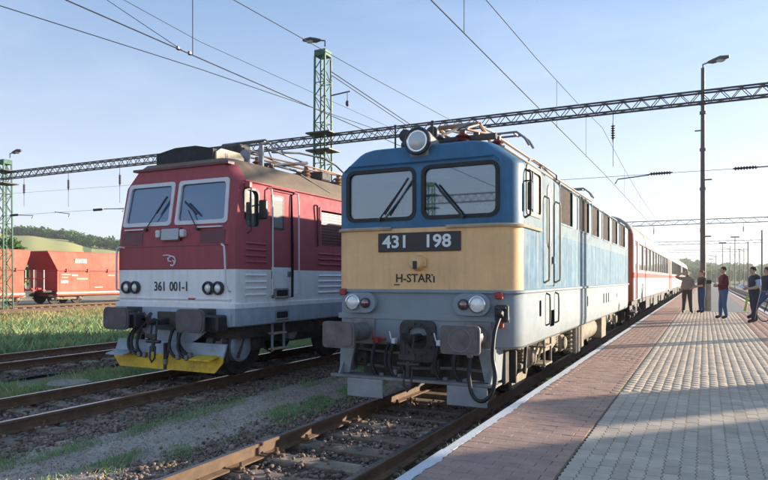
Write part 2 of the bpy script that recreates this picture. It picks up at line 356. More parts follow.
def text(name, s, size, m, parent, loc, rot, sx=1., ext=.002, offs=0., shear=0., align='CENTER'):
    cu = bpy.data.curves.new('t', 'FONT'); cu.body = s; cu.size = size; cu.align_x = align; cu.align_y = 'CENTER'
    cu.extrude = ext; cu.offset = offs; cu.shear = shear; cu.resolution_u = 3
    o = bpy.data.objects.new('t', cu); COL.objects.link(o); bpy.context.view_layer.update()
    dg = bpy.context.evaluated_depsgraph_get(); me = bpy.data.meshes.new_from_object(o.evaluated_get(dg), depsgraph=dg)
    bpy.data.objects.remove(o); me.name = name
    off = Vector(ORG.get(parent.name, (0, 0, 0)))
    me.transform(Matrix.Translation(Vector(loc)-off) @ Euler(rot).to_matrix().to_4x4() @ Matrix.Diagonal((sx, 1, 1, 1)))
    me.materials.clear(); me.materials.append(MATS[m])
    return link(name, me, parent)
def raw(name, V, F, m, parent=None, smooth=False):       # big numpy meshes; F is an (n,3) or (n,4) array
    me = bpy.data.meshes.new(name); n, k = F.shape
    me.vertices.add(len(V)); me.vertices.foreach_set('co', V.astype(np.float32).ravel())
    me.loops.add(n*k); me.loops.foreach_set('vertex_index', F.astype(np.int32).ravel())
    me.polygons.add(n); me.polygons.foreach_set('loop_start', np.arange(0, n*k, k, dtype=np.int32))
    me.polygons.foreach_set('loop_total', np.full(n, k, np.int32)); me.update(calc_edges=True)
    me.materials.append(MATS[m])
    if smooth: me.shade_smooth()
    return link(name, me, parent)
# ------------------------------------------------------------------ terrain
GZ = -.30
m_ = MB(); m_.add([(-1600, -1600, GZ), (1600, -1600, GZ), (1600, 1600, GZ), (-1600, 1600, GZ)], [(0, 1, 2, 3)])
tag(m_.build('ground', 'ground', smooth=0), kind='structure')
TH = [-180, -60, -8, -4.4, -1, 1.5, 8, 30, 47, 50, 54, 58, 75, 110, 180]
AA = [5, 6, 7, 7.5, 9.5, 12.5, 12, 13, 16.3, 18.3, 22, 24.8, 24, 10, 5]
def hillh(th, r):
    A = np.interp(th, TH, AA); k = np.clip((th-12)/18, 0, 1)
    r0 = 260*(1-k)+115*k; r1 = 640*(1-k)+385*k
    t = np.clip((r-r0)/(r1-r0), 0, 1); t = t*t*(3-2*t)
    return GZ-.6+(A+.6)*t+np.sin(th*.9+r*.011)*.5*t+np.sin(th*2.3)*.35*t
def pol(th, r): a = np.radians(th); return 3.592-np.sin(a)*r, np.cos(a)*r
def sector(name, th0, th1, nth, r0f, r1f, nr, m, dz=0.):
    th = np.linspace(th0, th1, nth); V = np.zeros((nth, nr, 3))
    for i, t in enumerate(th):
        a, b = (r0f(t), r1f(t)); r = np.linspace(a, b, nr); x, y = pol(t, r)
        V[i, :, 0] = x; V[i, :, 1] = y; V[i, :, 2] = hillh(np.full(nr, t), r)+dz
    idx = np.arange(nth*nr).reshape(nth, nr)
    F = np.stack([idx[:-1, :-1], idx[:-1, 1:], idx[1:, 1:], idx[1:, :-1]], -1).reshape(-1, 4)
    o = raw(name, V.reshape(-1, 3), F, m, smooth=True); return tag(o, kind='structure')
sector('hills', -100, 120, 150, lambda t: 110., lambda t: 1500., 60, 'hill')
rlow = lambda t: float(np.interp(t, [48, 52, 55.6, 57.2, 62], [352, 360, 368, 384, 386]))
sector('grain_field', 46.5, 64, 40, lambda t: 150., rlow, 30, 'field', .25)
def leafquads(C, n, size, rad):              # C (k,3) crown centres, rad (k,3); n quads per crown
    k = len(C); u = rng.normal(size=(k, n, 3)); u /= np.linalg.norm(u, axis=2, keepdims=True)
    rr = rng.random((k, n, 1))**.33*(.82+.3*rng.random((k, n, 1)))
    P = (C[:, None]+u*rr*rad[:, None]).reshape(-1, 3); M_ = len(P)
    a = rng.normal(size=(M_, 3)); a /= np.linalg.norm(a, axis=1, keepdims=True); b = np.cross(a, rng.normal(size=(M_, 3))); b /= np.linalg.norm(b, axis=1, keepdims=True)
    s = (size*(.6+.8*rng.random(M_)))[:, None]
    V = np.stack([P-a*s-b*s*.45, P+a*s*.15-b*s*.6, P+a*s+b*s*.4, P-a*s*.1+b*s*.65], 1).reshape(-1, 3)
    return V, np.arange(4*M_).reshape(-1, 4)
def forest(name, pts, hmin, hmax, n, size, label):
    C = []; Rd = []
    for th, r in pts:
        x, y = pol(th, r); h = hillh(np.array(th), np.array(r)); H = random.uniform(hmin, hmax)
        C.append((x, y, h+H*.55)); Rd.append((H*.42*random.uniform(.8, 1.3), H*.42*random.uniform(.8, 1.3), H*.5))
    V, F = leafquads(np.array(C), n, size, np.array(Rd)); return tag(raw(name, V, F, 'wood'), label, 'woodland', kind='stuff')
pts = []
for i in range(620):
    t = random.uniform(43, 57.0); lo = rlow(t); pts.append((t, lo+3+abs(random.gauss(0, 1))*16 if random.random() < .85 or t > 52.5 else lo-random.uniform(5, 45)))
forest('woodland', pts, 3.2, 6., 110, .6, 'mixed green wood along the hill crest above the grain field')
pts = [(random.uniform(-9, 11), random.uniform(420, 720)) for i in range(420)]
pts += [(random.uniform(-9, 9), random.uniform(300, 420)) for i in range(90)]
forest('woodland', pts, 3, 6.5, 80, 1.1, 'hazy green woods on the low hill where the tracks meet')

# brown ballast and dry ground around the far freight tracks
def sheet(name, x0, x1, y0, y1, z, m, nx=2, ny=2, amp=0., kind='structure', parent=None):
    xs = np.linspace(x0, x1, nx); ys = np.linspace(y0, y1, ny); X, Y = np.meshgrid(xs, ys, indexing='ij')
    Z = np.full_like(X, z)
    if amp: Z += amp*(np.sin(X*3.1+Y*1.3)+np.sin(Y*2.7-X*1.9)+np.sin(X*7.3+Y*5.1)*.6)/2.6+amp*.7*(rng.random(X.shape)-.5)
    idx = np.arange(nx*ny).reshape(nx, ny); F = np.stack([idx[:-1, :-1], idx[1:, :-1], idx[1:, 1:], idx[:-1, 1:]], -1).reshape(-1, 4)
    o = raw(name, np.stack([X, Y, Z], -1).reshape(-1, 3), F, m, parent, smooth=bool(amp)); return tag(o, kind=kind)
sheet('dry_ground', -60, -24.5, -40, 200, GZ+.03, 'brownground', 40, 120, .05)
sheet('gravel_path', -4.35, -.95, -6, 90, -.215, 'gravel', 70, 700, .018)

# ------------------------------------------------------------------ scattered stones and grass
PHI = (1+5**.5)/2
ICO = np.array([(-1, PHI, 0), (1, PHI, 0), (-1, -PHI, 0), (1, -PHI, 0), (0, -1, PHI), (0, 1, PHI), (0, -1, -PHI), (0, 1, -PHI), (PHI, 0, -1), (PHI, 0, 1), (-PHI, 0, -1), (-PHI, 0, 1)])/1.9
ICF = np.array([(0, 11, 5), (0, 5, 1), (0, 1, 7), (0, 7, 10), (0, 10, 11), (1, 5, 9), (5, 11, 4), (11, 10, 2), (10, 7, 6), (7, 1, 8), (3, 9, 4), (3, 4, 2), (3, 2, 6), (3, 6, 8), (3, 8, 9), (4, 9, 5), (2, 4, 11), (6, 2, 10), (8, 6, 7), (9, 8, 1)])
def stones(name, P, smin, smax, m, parent=None):
    k = len(P); sc = (smin+(smax-smin)*rng.random((k, 1, 1))**1.6)*(.7+.6*rng.random((k, 1, 3)))
    V = ICO[None]*sc*(.78+.44*rng.random((k, 12, 3)))
    a = rng.random(k)*6.28; c, s = np.cos(a)[:, None], np.sin(a)[:, None]; t = rng.normal(0, .5, (k, 1))
    x = V[..., 0]*c-V[..., 1]*s; y = V[..., 0]*s+V[..., 1]*c; z = V[..., 2]*.8+x*np.sin(t)*.5
    V = np.stack([x, y, z], -1)+P[:, None]; F = (ICF[None]+12*np.arange(k)[:, None, None]).reshape(-1, 3)
    o = raw(name, V.reshape(-1, 3), F, m, parent); return tag(o, kind='stuff')
def blades(name, X, Y, z, hmin, hmax, wd, m, lean=.5):
    k = len(X); h = hmin+(hmax-hmin)*rng.random(k)**1.5; a = rng.random(k)*6.28; w2 = wd*(.6+.8*rng.random(k))
    dx = np.cos(a); dy = np.sin(a); le = lean*h*(rng.random(k)); b = rng.random(k)*6.28
    lx, ly = np.cos(b)*le, np.sin(b)*le; z = np.broadcast_to(z, (k,))
    V = np.stack([np.stack([X-dx*w2, Y-dy*w2, z], -1), np.stack([X+dx*w2, Y+dy*w2, z], -1),
                  np.stack([X+lx*.4+dx*w2*.7, Y+ly*.4+dy*w2*.7, z+h*.6], -1), np.stack([X+lx, Y+ly, z+h], -1)], 1)
    return raw(name, V.reshape(-1, 3), np.arange(4*k).reshape(-1, 4), m)
def clumpy(n, x0, x1, y0, y1, sx=.6, thr=.0):
    X = x0+(x1-x0)*rng.random(n*3); Y = y0+(y1-y0)*rng.random(n*3)
    f = np.sin(X*1.7/sx+Y*.9)+np.sin(Y*1.1/sx-X*1.3)+np.sin(X*3.9/sx+Y*3.1/sx)*.7+rng.normal(0, .5, n*3)
    k = f > thr; return X[k][:n], Y[k][:n]

# ------------------------------------------------------------------ railway tracks
RP = [(-.075, -.16), (.075, -.16), (.075, -.145), (.012, -.125), (.012, -.045), (.036, -.035), (.036, -.008), (.028, 0), (-.028, 0), (-.036, -.008), (-.036, -.035), (-.012, -.045), (-.012, -.125), (-.075, -.145)]
def track(X0, y0, y1, label, ys0, ys1, near=(0, 0), nst=0, fit=True, group=None, phase=0., bed=True):
    t = tag(empty('railway_track', (X0, 0, 0)), label, 'railway track', group)
    if bed:
        b = sheet('ballast_bed', -1.75, 1.75, y0, y1, -.225, 'bed', 24, int((y1-y0)*3), .02, 'stuff', t)
    for sx in (-.7535, .7535):
        m = MB(); m.prism([(X0+sx+x, z) for x, z in RP], 'y', y0, y1); m.m[7] = 1
        m.build('rail', ['railside', 'railtop'], t, 0)
    sm = MB().bbox(-1.27, 1.27, -.125, .125, -.33, -.163, .018).mesh('sleeper', 'sleeper', smooth=0)
    cms = []
    for sx in (-.7535, .7535):
        cm = MB(); cms.append(cm); cm.bbox(sx-.17, sx+.17, -.075, .075, -.166, -.150, .004)
        for q in (-1, 1):
            cm.bbox(sx+q*.105-.028, sx+q*.105+.028, -.04, .04, -.152, -.118, .008)
            cm.cyl((sx+q*.112, 0, -.12), (sx+q*.112, 0, -.075), .020, .016, 7)
    cms = [q.mesh('rail_fastening', 'railside', smooth=0) for q in cms]
    y = ys0+phase
    while y < ys1:
        s = link('sleeper', sm, t, (random.uniform(-.02, .02), y, random.uniform(-.006, .004))); s.rotation_euler = (0, 0, random.gauss(0, .008))
        if near[0] <= y <= near[1]: [link('rail_fastening', q, s) for q in cms]
        y += .62
    if nst:
        P = np.stack([rng.uniform(-1.75, 1.75, nst), rng.uniform(near[0]-1.5, near[1], nst), rng.normal(-.205, .014, nst)], -1)
        k = np.abs(((P[:, 1]-ys0-phase+.31) % .62)-.31) > .135; k |= (np.abs(P[:, 0]) > 1.29); on = rng.random(nst) < .22; P[:, 2] = np.where(on & ~k, -.152, P[:, 2]); k |= on
        k &= ~((np.abs(np.abs(P[:, 0])-.7535) < .10))
        o = stones('ballast', P[k], .016, .036, 'stones', t)
    return t
track(0, -12, 200, 'rusty railway track under the blue and beige locomotive beside the platform', -1, 30, (2.4, 9.5), 9500)
track(-5, -12, 120, 'railway track under the red and white locomotive', 1, 30, (4, 16), 15000, phase=.2)
track(-10.45, -12, 120, 'railway track between the mown grass and the tall grass', 4, 30, (7, 20), 7000, phase=.3)
track(-37.9, -30, 150, 'railway track under the red hopper wagons', 10, 60, phase=.1, group=None)
track(-31.5, -30, 150, 'railway track in dry brown ground in front of the red hopper wagons', 10, 60, phase=.1)
track(7.75, 8, 260, 'railway track on the far side of the platform behind the standing people', 20, 60, phase=.1)
track(13.2, 8, 260, 'railway track beyond the track on the far side of the platform', 30, 60, phase=.1)
# shoulder stones and gravel chips
n = 4200; P = np.stack([-.85-np.abs(rng.normal(0, .42, n)), rng.uniform(2.2, 9, n), rng.normal(-.20, .012, n)], -1); stones('loose_ballast', P, .014, .034, 'stones')
tag(bpy.data.objects['loose_ballast'], 'brown ballast stones spilled beside the near rail', 'ballast')
n = 5200; P = np.stack([-3.45-np.abs(rng.normal(0, .30, n)), rng.uniform(3, 16, n), rng.normal(-.20, .012, n)], -1)
o = stones('loose_ballast', P, .014, .032, 'stones'); tag(o, 'dark ballast shoulder of the track under the red locomotive', 'ballast')
n = 16000; P = np.stack([rng.uniform(-3.6, -1.3, n), 3+12*rng.random(n)**1.4, rng.normal(-.207, .008, n)], -1)
o = stones('gravel_chips', P, .004, .013, 'gravel'); tag(o, 'small grey gravel chips on the path between the locomotives', 'gravel')
# grass
X, Y = clumpy(16000, -3.6, -2.9, 3, 22, .5, .1); o = blades('grass', X, Y, -.218, .015, .07, .005, 'grass', .9); tag(o, 'thin green grass strip along the ballast of the red locomotive', 'grass', kind='stuff')
X, Y = clumpy(13000, -2.3, -1.5, 3, 14, .5, .3); o = blades('grass', X, Y, -.218, .015, .07, .005, 'grass', .9); tag(o, 'sparse grass tufts beside the blue locomotive\'s track', 'grass', kind='stuff')
X, Y = clumpy(46000, -8.75, -6.65, 6, 22, .5, -.6); o = blades('grass', X, Y, -.3, .04, .11, .007, 'grass'); tag(o, 'short grass between the two left tracks', 'grass', kind='stuff')
X, Y = clumpy(52000, -23, -12.2, 7, 30, 1.2, -1.2); o = blades('grass', X, Y, GZ, .14, .42, .016, 'grass', .8); tag(o, 'tall green grass in front of the dry freight yard', 'grass', kind='stuff')
X, Y = clumpy(20000, -30, -21.5, 12, 42, 1.2, -.4); o = blades('dry_grass', X, Y, GZ, .12, .4, .02, 'drygrass', .7); tag(o, 'yellowed dry grass at the edge of the freight yard', 'grass', kind='stuff')
sheet('grass_verge', -9.0, -6.55, -10, 90, -.285, 'ground', 6, 60, .02)
# round concrete cover in the grass
mh = MB(); mh.lathe([(.40, -.32), (.40, -.235), (.37, -.215), (.33, -.215), (.32, -.225), (.0, -.222)], (-7.42, 8.42, 0), (0, 0, 1), 28)
tag(mh.build('manhole_cover', 'concrete'), 'flat round concrete cover lying in the short grass', 'manhole cover')

# ------------------------------------------------------------------ platform
PZ = .37; XE = 1.64; XR = 6.0
pf = tag(empty('platform', (0, 0, 0)), kind='structure')
MB().box(XE+.01, XR-.01, -30, 260, -.5, PZ-.035).build('platform_body', 'concrete', pf, 0)
MB().box(XE+.03, XR-.03, -29.9, 259.9, PZ-.034, PZ-.014).build('joint_sand', 'joint', pf, 0)
MB().box(1.75, 2.65, -1.0, 33.9, PZ-.0135, PZ-.006).build('joint_sand', 'redjoint', pf, 0)
def template(poly, top, bev=.005, dep=.03):
    n = len(poly); c = np.mean(poly, 0); p = np.array(poly); q = c+(p-c)*(1-bev/np.linalg.norm(p-c, axis=1, keepdims=True))
    V = np.concatenate([np.c_[c[None], [[top]]], np.c_[q, np.full(n, top)], np.c_[p, np.full(n, top-bev*.9)], np.c_[p, np.full(n, top-dep)]])
    F = []
    for i in range(n):
        j = (i+1) % n; F += [(0, 1+i, 1+j), (1+i, 1+n+i, 1+n+j), (1+i, 1+n+j, 1+j), (1+n+i, 1+2*n+i, 1+2*n+j), (1+n+i, 1+2*n+j, 1+n+j)]
    return V, np.array(F)
def lay(name, stuffname, tmpl, P, m, cap=300):
    V, F = tmpl; d = np.hypot(P[:, 0]-3.592, P[:, 1]); a = np.degrees(np.arctan2(P[:, 0]-3.592, P[:, 1]))
    vis = (a < 5.2) & (P[:, 1] > 4.2); order = np.argsort(np.where(vis, d, d+1000)); P = P[order]
    me = bpy.data.meshes.new(name); me.from_pydata(V.tolist(), [], F.tolist()); me.materials.append(MATS[m]); me.update()
    for p in P[:cap]:
        o = link(name, me, pf, tuple(p)); o.rotation_euler = (random.gauss(0, .006), random.gauss(0, .006), random.gauss(0, .006))
    Q = P[cap:]; k = len(Q); W = (V[None]+Q[:, None]).reshape(-1, 3); G = (F[None]+len(V)*np.arange(k)[:, None, None]).reshape(-1, 3)
    tag(raw(stuffname, W, G, m, pf), kind='stuff')
wx, ly = 2.09/19, .2
def side(s): return [(s*(wx/2-.003)+a*.008, y) for y, a in ((-.096, 0), (-.075, 1), (-.025, -1), (.025, 1), (.075, -1), (.096, 0))]
pvr = side(1)+[(.026, .097+.006), (-.026, .097-.006)]+side(-1)[::-1]+[(-.026, -.097-.006), (.026, -.097+.006)]
Y1 = 34
P = np.array([(2.66+wx*(c+.5), -1+ly*(r+(c % 2)*.5), PZ+random.gauss(0, .0009)) for c in range(19) for r in range(int(35/ly))])
lay('paving_stone', 'paving_stones', template(pvr, 0, .0018), P, 'paver')
bk = [(.0978, -.0488), (.0978, .0488), (-.0978, .0488), (-.0978, -.0488)]
P = np.array([(1.745+.198*(c+.5)-(r % 2)*.099, -1+.1*r, PZ+random.gauss(0, .0011)) for r in range(350) for c in range(5)])
P = P[(P[:, 0] > 1.83) & (P[:, 0] < 2.62)]
lay('red_brick', 'red_bricks', template(bk, 0, .002), P, 'redbrick')
hb = [(.047, -.047), (.047, .047), (-.047, .047), (-.047, -.047)]
P = np.array([(x, -1+.1*r, PZ) for r in range(350) for x in ((1.795,) if r % 2 else (2.59,))])
lay('half_brick', 'half_bricks', template(hb, 0, .003), P, 'redbrick', 40)
P = np.array([(4.755+.198*(c+.5), 5+.1*r, PZ) for r in range(290) for c in range(5)])
lay('red_brick', 'red_bricks', template(bk, 0, .002), P, 'redbrick', 0)
for nm, a, b, m in (('red_paving', 1.745, 2.655, 'redbrick'), ('grey_paving', 2.665, 4.745, 'paver'), ('red_paving', 4.755, 5.75, 'redbrick')):
    for y0, y1 in ((-29.5, -1.1), (34, 259)): MB().box(a, b, y0, y1, PZ-.0135, PZ-.001).build(nm, m, pf, 0)
MB().box(3.35, 5.3, 30.5, 120, PZ-.013, PZ+.004).build('asphalt_patch', 'asphalt', pf, 0)
ks = MB().bbox(0, .1, .004, .996, -.2, .0, .008).mesh('kerb_stone', 'edgewhite', smooth=0)
for i in range(-4, 60): link('kerb_stone', ks, pf, (XE+random.gauss(0, .003), i*1., PZ+random.gauss(0, .002)))
MB().box(XE+.002, XE+.1, 60, 259, PZ-.2, PZ).build('kerb', 'edgewhite', pf, 0)
MB().box(XR-.2, XR-.03, 10, 259, PZ-.013, PZ+.006).build('white_line', 'edgewhite', pf, 0)
wl = MB(); ys = np.arange(2.5, 40, .05); xs = 1.752+.006*np.sin(ys*2.1)+.008*np.sin(ys*9.7)+rng.normal(0, .010, len(ys)); xs = np.clip(xs, 1.7, 1.8)
V = [(XE+.018, y, PZ+.0045) for y in ys]+[(x, y, PZ+.0045) for x, y in zip(xs, ys)]; k = len(ys)
wl.add(V, [(i, i+1, k+i+1, k+i) for i in range(k-1)]); wl.build('white_line', 'edgewhite', pf, 0)

X, Y = clumpy(1500, -3.7, -1.3, 3, 14, .8, .6); o = blades('dry_grass', X, Y, -.218, .02, .10, .0025, 'drygrass', 1.2); tag(o, 'thin dry stalks scattered over the gravel path', 'grass', kind='stuff')
X, Y = clumpy(3500, -8.7, -6.7, 6, 22, .7, .2); o = blades('dry_grass', X, Y, -.3, .06, .16, .004, 'drygrass', .9); tag(o, 'dry stalks among the short grass between the two left tracks', 'grass', kind='stuff')
X, Y = clumpy(6000, -22, -12.3, 7, 30, 1.2, .2); o = blades('dry_grass', X, Y, GZ, .2, .5, .010, 'drygrass', .8); tag(o, 'straw coloured stalks among the tall green grass', 'grass', kind='stuff')

X = 2.66+wx*rng.integers(1, 19, 900)+rng.normal(0, .004, 900); Y = 4+11*rng.random(900)**1.3; k = (np.sin(X*5.1)+np.sin(Y*2.3+X)+rng.normal(0, .6, 900)) > 1.1; X = X[k]; Y = Y[k]
X = np.concatenate([X, np.full(500, 2.655)+rng.normal(0, .01, 500), np.full(420, XE+.004)+rng.normal(0, .012, 420)]); Y = np.concatenate([Y, 4+14*rng.random(500), 3.5+14*rng.random(420)])
k = (np.sin(Y*3.7)+np.sin(Y*1.3+2)+rng.normal(0, .5, len(Y))) > .5; o = blades('joint_weeds', X[k], Y[k], PZ-.012, .012, .045, .0035, 'grass', .9); tag(o, 'tiny weeds growing in the joints of the platform paving', 'weeds', kind='stuff')
# ------------------------------------------------------------------ running gear shared by the vehicles
def wheelset(p, xc, y, r, m='under', mt='steel'):
    for s in (-1, 1):
        x = xc+s*.685
        w_ = MB().lathe([(.08, .0), (.09, .10), (r*.55, .07), (r*.84, .055), (r*.88, .02), (r*1.0+.03, .0), (r*1.0+.03, .028), (r, .035), (r-.004, .135), (r*.86, .135), (r*.82, .085), (r*.5, .11), (.12, .16), (.11, .18), (.0, .18)],
                        (x, y, r), (s, 0, 0), 26).build('wheel', m, p, 30)
    MB().cyl((xc-.7, y, r), (xc+.7, y, r), .085, n=10).build('axle', m, p)
def bogie(p, xc, yc, wb, r, zf=.62, m='under', lit='dusty', hw=1.06, spring=True, detail=True):
    for d in (-1, 1): wheelset(p, xc, yc+d*wb/2, r)
    for s in (-1, 1):
        x = xc+s*hw; f = MB()
        poly = [(yc-wb/2-.62, zf+.12), (yc-wb/2-.62, zf+.26), (yc-.5, zf+.26), (yc+.5, zf+.26), (yc+wb/2+.62, zf+.26), (yc+wb/2+.62, zf+.12), (yc+wb/2+.3, zf+.08), (yc+.55, zf-.10), (yc-.55, zf-.10), (yc-wb/2-.3, zf+.08)]
        f.prism(poly, 'x', x-.06, x+.06)
        f.bbox(x-.09, x+.10, yc-.42, yc+.42, zf-.04, zf+.16, .02)
        fr = f.build('bogie_frame', lit, p, 20)
        for d in (-1, 1):
            y = yc+d*wb/2; b = MB()
            b.bbox(x-.10, x+.12, y-.16, y+.16, r-.16, r+.15, .03); b.lathe([(.12, 0), (.12, .05), (.09, .07), (0, .075)], (x+s*.11, y, r), (s, 0, 0), 14)
            b.bbox(x-.05, x+.06, y-.40, y+.40, r-.15, r-.06, .02)
            b.build('axle_box', lit, fr)
            if spring:
                for q in (-.30, .30):
                    MB().tube(helix((x+.01, y+q, r-.06), .065, zf+.10-(r-.06), 4.5, 8), .018, 5).build('coil_spring', lit, fr)
            if detail:
                MB().cyl((x+s*.10, y+.24*d, zf+.24), (x+s*.14, y+.52*d, zf-.24), .028, n=8).build('damper', m, fr)
                k = MB(); k.bbox(x-.05, x+.05, y+d*(r+.07)-.04, y+d*(r+.07)+.04, r-.32, zf+.1, .01); k.build('brake_hanger', m, fr)
    MB().bbox(xc-.95, xc+.95, yc-.35, yc+.35, zf-.05, zf+.28, .03).build('bolster', m, p)
def buffer(p, x, z, yb, yf, pw, ph, mf, msh, box=None, r=.05):
    b = MB(); b.prism(rrect2(x-pw/2, x+pw/2, z-ph/2, z+ph/2, r, 3), 'y', yf, yf+.035); b.prism(rrect2(x-pw/2+.03, x+pw/2-.03, z-ph/2+.03, z+ph/2-.03, r, 3), 'y', yf-.012, yf+.001)
    pl = b.build('buffer', mf, p, 25)
    s_ = MB(); s_.cyl((x, yf+.03, z), (x, yb, z), .10, n=16); s_.cyl((x, yf+.26, z), (x, yb, z), .135, n=18)
    s_.bbox(x-.19, x+.19, yb-.05, yb, z-.19, z+.19, .01)
    if box: s_.bbox(x-.16, x+.16, yf+.22, yb-.04, z-.16, z+.16, .02)
    s_.build('buffer_shank', msh, pl)
def hook(p, x, z, yb, m='black', chain=True):
    h = MB(); h.bbox(x-.05, x+.05, yb-.36, yb+.05, z-.055, z+.055, .02); h.tube([(x, yb-.30, z+.02), (x, yb-.42, z+.0), (x, yb-.46, z+.09), (x, yb-.38, z+.16)], [.06, .055, .045, .03], 8)
    k = h.build('coupling_hook', m, p)
    if chain:
        c = MB()
        for sx in (-.06, .06): c.tube([(x+sx, yb-.30, z+.05), (x+sx, yb-.33, z-.2), (x+sx*.9, yb-.33, z-.33)], .02, 6)
        c.cyl((x-.16, yb-.33, z-.34), (x+.16, yb-.33, z-.34), .03, n=8); c.cyl((x, yb-.33, z-.30), (x, yb-.34, z-.52), .035, n=8)
        c.tube([(x-.055, yb-.34, z-.42), (x-.06, yb-.36, z-.62), (x, yb-.37, z-.70), (x+.06, yb-.36, z-.62), (x+.055, yb-.34, z-.42)], .018, 6)
        c.bbox(x-.12, x+.12, yb-.40, yb-.36, z-.28, z-.20, .01); c.build('screw_coupling', m, k)
def hose(p, pts, r=.022, cock=None, m='rubber'):
    P = [Vector(q) for q in pts]; out = []
    for i in range(len(P)-1):
        p0 = P[max(0, i-1)]; p1 = P[i]; p2 = P[i+1]; p3 = P[min(len(P)-1, i+2)]
        for k in range(6):
            t = k/6; out.append(.5*((2*p1)+(-p0+p2)*t+(2*p0-5*p1+4*p2-p3)*t*t+(-p0+3*p1-3*p2+p3)*t**3))
    out.append(P[-1]); h = MB().tube(out, r, 8).build('air_hose', m, p)
    e = Vector(out[-1]); g = MB(); g.bbox(e.x-.035, e.x+.035, e.y-.05, e.y+.03, e.z-.04, e.z+.05, .012); g.build('hose_coupling', 'steel', h)
    if cock:
        s = Vector(out[0]); c = MB(); c.bbox(s.x-.03, s.x+.03, s.y-.05, s.y+.05, s.z-.02, s.z+.06, .01); c.cyl((s.x-.03, s.y-.04, s.z+.05), (s.x-.05, s.y-.06, s.z+.16), .011, n=6); c.build('air_cock', cock, h)
def wiper(p, pivot, tip, blade, yo, m='black'):
    w_ = MB(); w_.tube([(pivot[0], yo, pivot[1]), (tip[0], yo-.03, tip[1])], .011, 6)
    w_.tube([(blade[0][0], yo-.012, blade[0][1]), (blade[1][0], yo-.012, blade[1][1])], .016, 5); w_.cyl((pivot[0], yo+.05, pivot[1]), (pivot[0], yo-.02, pivot[1]), .026, n=10)
    return w_.build('wiper', m, p)
def pantograph(p, xc, y0, z0, d, zt, m='steel', lit='copper'):
    """folded two-armed pantograph; d = +1 knee towards +Y"""
    b = MB()
    for sx in (-.55, .55): b.tube([(xc+sx, y0-.75, z0+.18), (xc+sx, y0+.75, z0+.18)], .03, 6)
    for sy in (-.75, .75): b.tube([(xc-.55, y0+sy, z0+.18), (xc+.55, y0+sy, z0+.18)], .03, 6)
    base = b.build('pantograph_base', m, p)
    for sx in (-.55, .55):
        for sy in (-.7, .7):
            i = MB(); i.lathe([(.05, 0), (.09, .02), (.055, .05), (.09, .08), (.055, .11), (.05, .17)], (xc+sx, y0+sy, z0), (0, 0, 1), 12); i.build('insulator', 'insul', base)
    a = MB(); kz = zt-.12
    for sx in (-.35, .35):
        a.tube([(xc+sx*.8, y0-d*.6, z0+.2), (xc+sx, y0+d*.95, kz)], .032, 6)
    a.tube([(xc-.35, y0+d*.95, kz), (xc+.35, y0+d*.95, kz)], .035, 6); a.tube([(xc-.4, y0-d*.6, z0+.2), (xc+.4, y0-d*.6, z0+.2)], .05, 7)
    a.build('lower_arm', lit, base)
    u = MB()
    for sx in (-.3, .3): u.tube([(xc+sx, y0+d*.95, kz), (xc+sx*.7, y0-d*.75, zt+.02)], .022, 6)
    u.tube([(xc-.3, y0+d*.5, kz+.03), (xc+.28, y0-d*.5, zt)], .015, 5); u.build('upper_arm', m, base)
    h = MB()
    for q in (-.16, .16):
        h.tube([(xc-.78, y0-d*.75+q, zt-.22), (xc-.70, y0-d*.75+q, zt-.08), (xc-.55, y0-d*.75+q, zt+.04), (xc+.55, y0-d*.75+q, zt+.04), (xc+.70, y0-d*.75+q, zt-.08), (xc+.78, y0-d*.75+q, zt-.22)], .022, 6)
    h.tube([(xc-.5, y0-d*.75-.16, zt+.02), (xc-.5, y0-d*.75+.16, zt+.02)], .018, 5); h.tube([(xc+.5, y0-d*.75-.16, zt+.02), (xc+.5, y0-d*.75+.16, zt+.02)], .018, 5)
    h.build('collector_head', m, base)

# ------------------------------------------------------------------ blue and beige locomotive
YF, YR = 8.30, 22.3
L1 = tag(empty('electric_locomotive', (0, YF, 0)), 'blue and beige electric locomotive numbered 431 198 standing at the platform', 'locomotive')
rg = [(1.4, YF, .34, 1.63), (1.4, YF, .34, 2.50), (1.4, YF, .34, 3.32), (1.39, YF+.002, .34, 3.36), (1.355, YF+.006, .33, 3.40), (1.06, YF+.03, .28, 3.615), (1.0, YF+.04, .27, 3.645), (.92, YF+.07, .26, 3.668), (.5, YF+.32, .2, 3.72)]
rings = [outline(h, y, YF+YR-y, r, z) for h, y, r, z in rg]
def mf(i, c):
    front = c[1] < YF+.335 or c[1] > YR-.335
    if c[2] > 90: return 3
    if i == 0: return 1 if front else 2
    if i >= 5 and not front: return 3
    if i == 1 and not front: return 4
    return 0 if front else (4 if i < 5 else 3)
body = MB().loft(rings, mf=mf).build('body', ['blue', 'beige', 'blue_side', 'roofgrey', 'blue_pale', 'rubber', 'cabwall'], L1, 30)
cut = MB()
FW = ((-1.13, -.075), (.075, 1.13))
for a, b in FW: cut.prism(rrect2(a, b, 2.645, 3.335, .10), 'y', YF-.2, YF+.75)
cut.prism(rrect2(8.80, 9.66, 2.70, 3.34, .07), 'x', 1.34, 1.6)
cut.prism(rrect2(9.98, 10.66, 1.66, 3.40, .05), 'x', 1.375, 1.6)
GR = [(11.08, 12.22), (13.0, 14.12), (14.52, 15.56), (16.3, 17.42), (17.98, 19.06), (19.74, 20.98)]
for a, b in GR: cut.prism(rrect2(a, b, 2.735, 3.39, .05), 'x', 1.36, 1.6)
SL = [(12.40, 12.82), (15.72, 16.14), (19.2, 19.6)]
for a, b in SL: cut.prism(rrect2(a, b, 2.72, 3.36, .1), 'x', 1.375, 1.6)
boolean(body, cut, 5)
for f_ in body.data.polygons:                     # cab interior behind the two windscreens
    if f_.material_index == 5 and f_.center.y > .2 and abs(f_.center.x) < 1.2 and f_.center.y < 1.: f_.material_index = 6
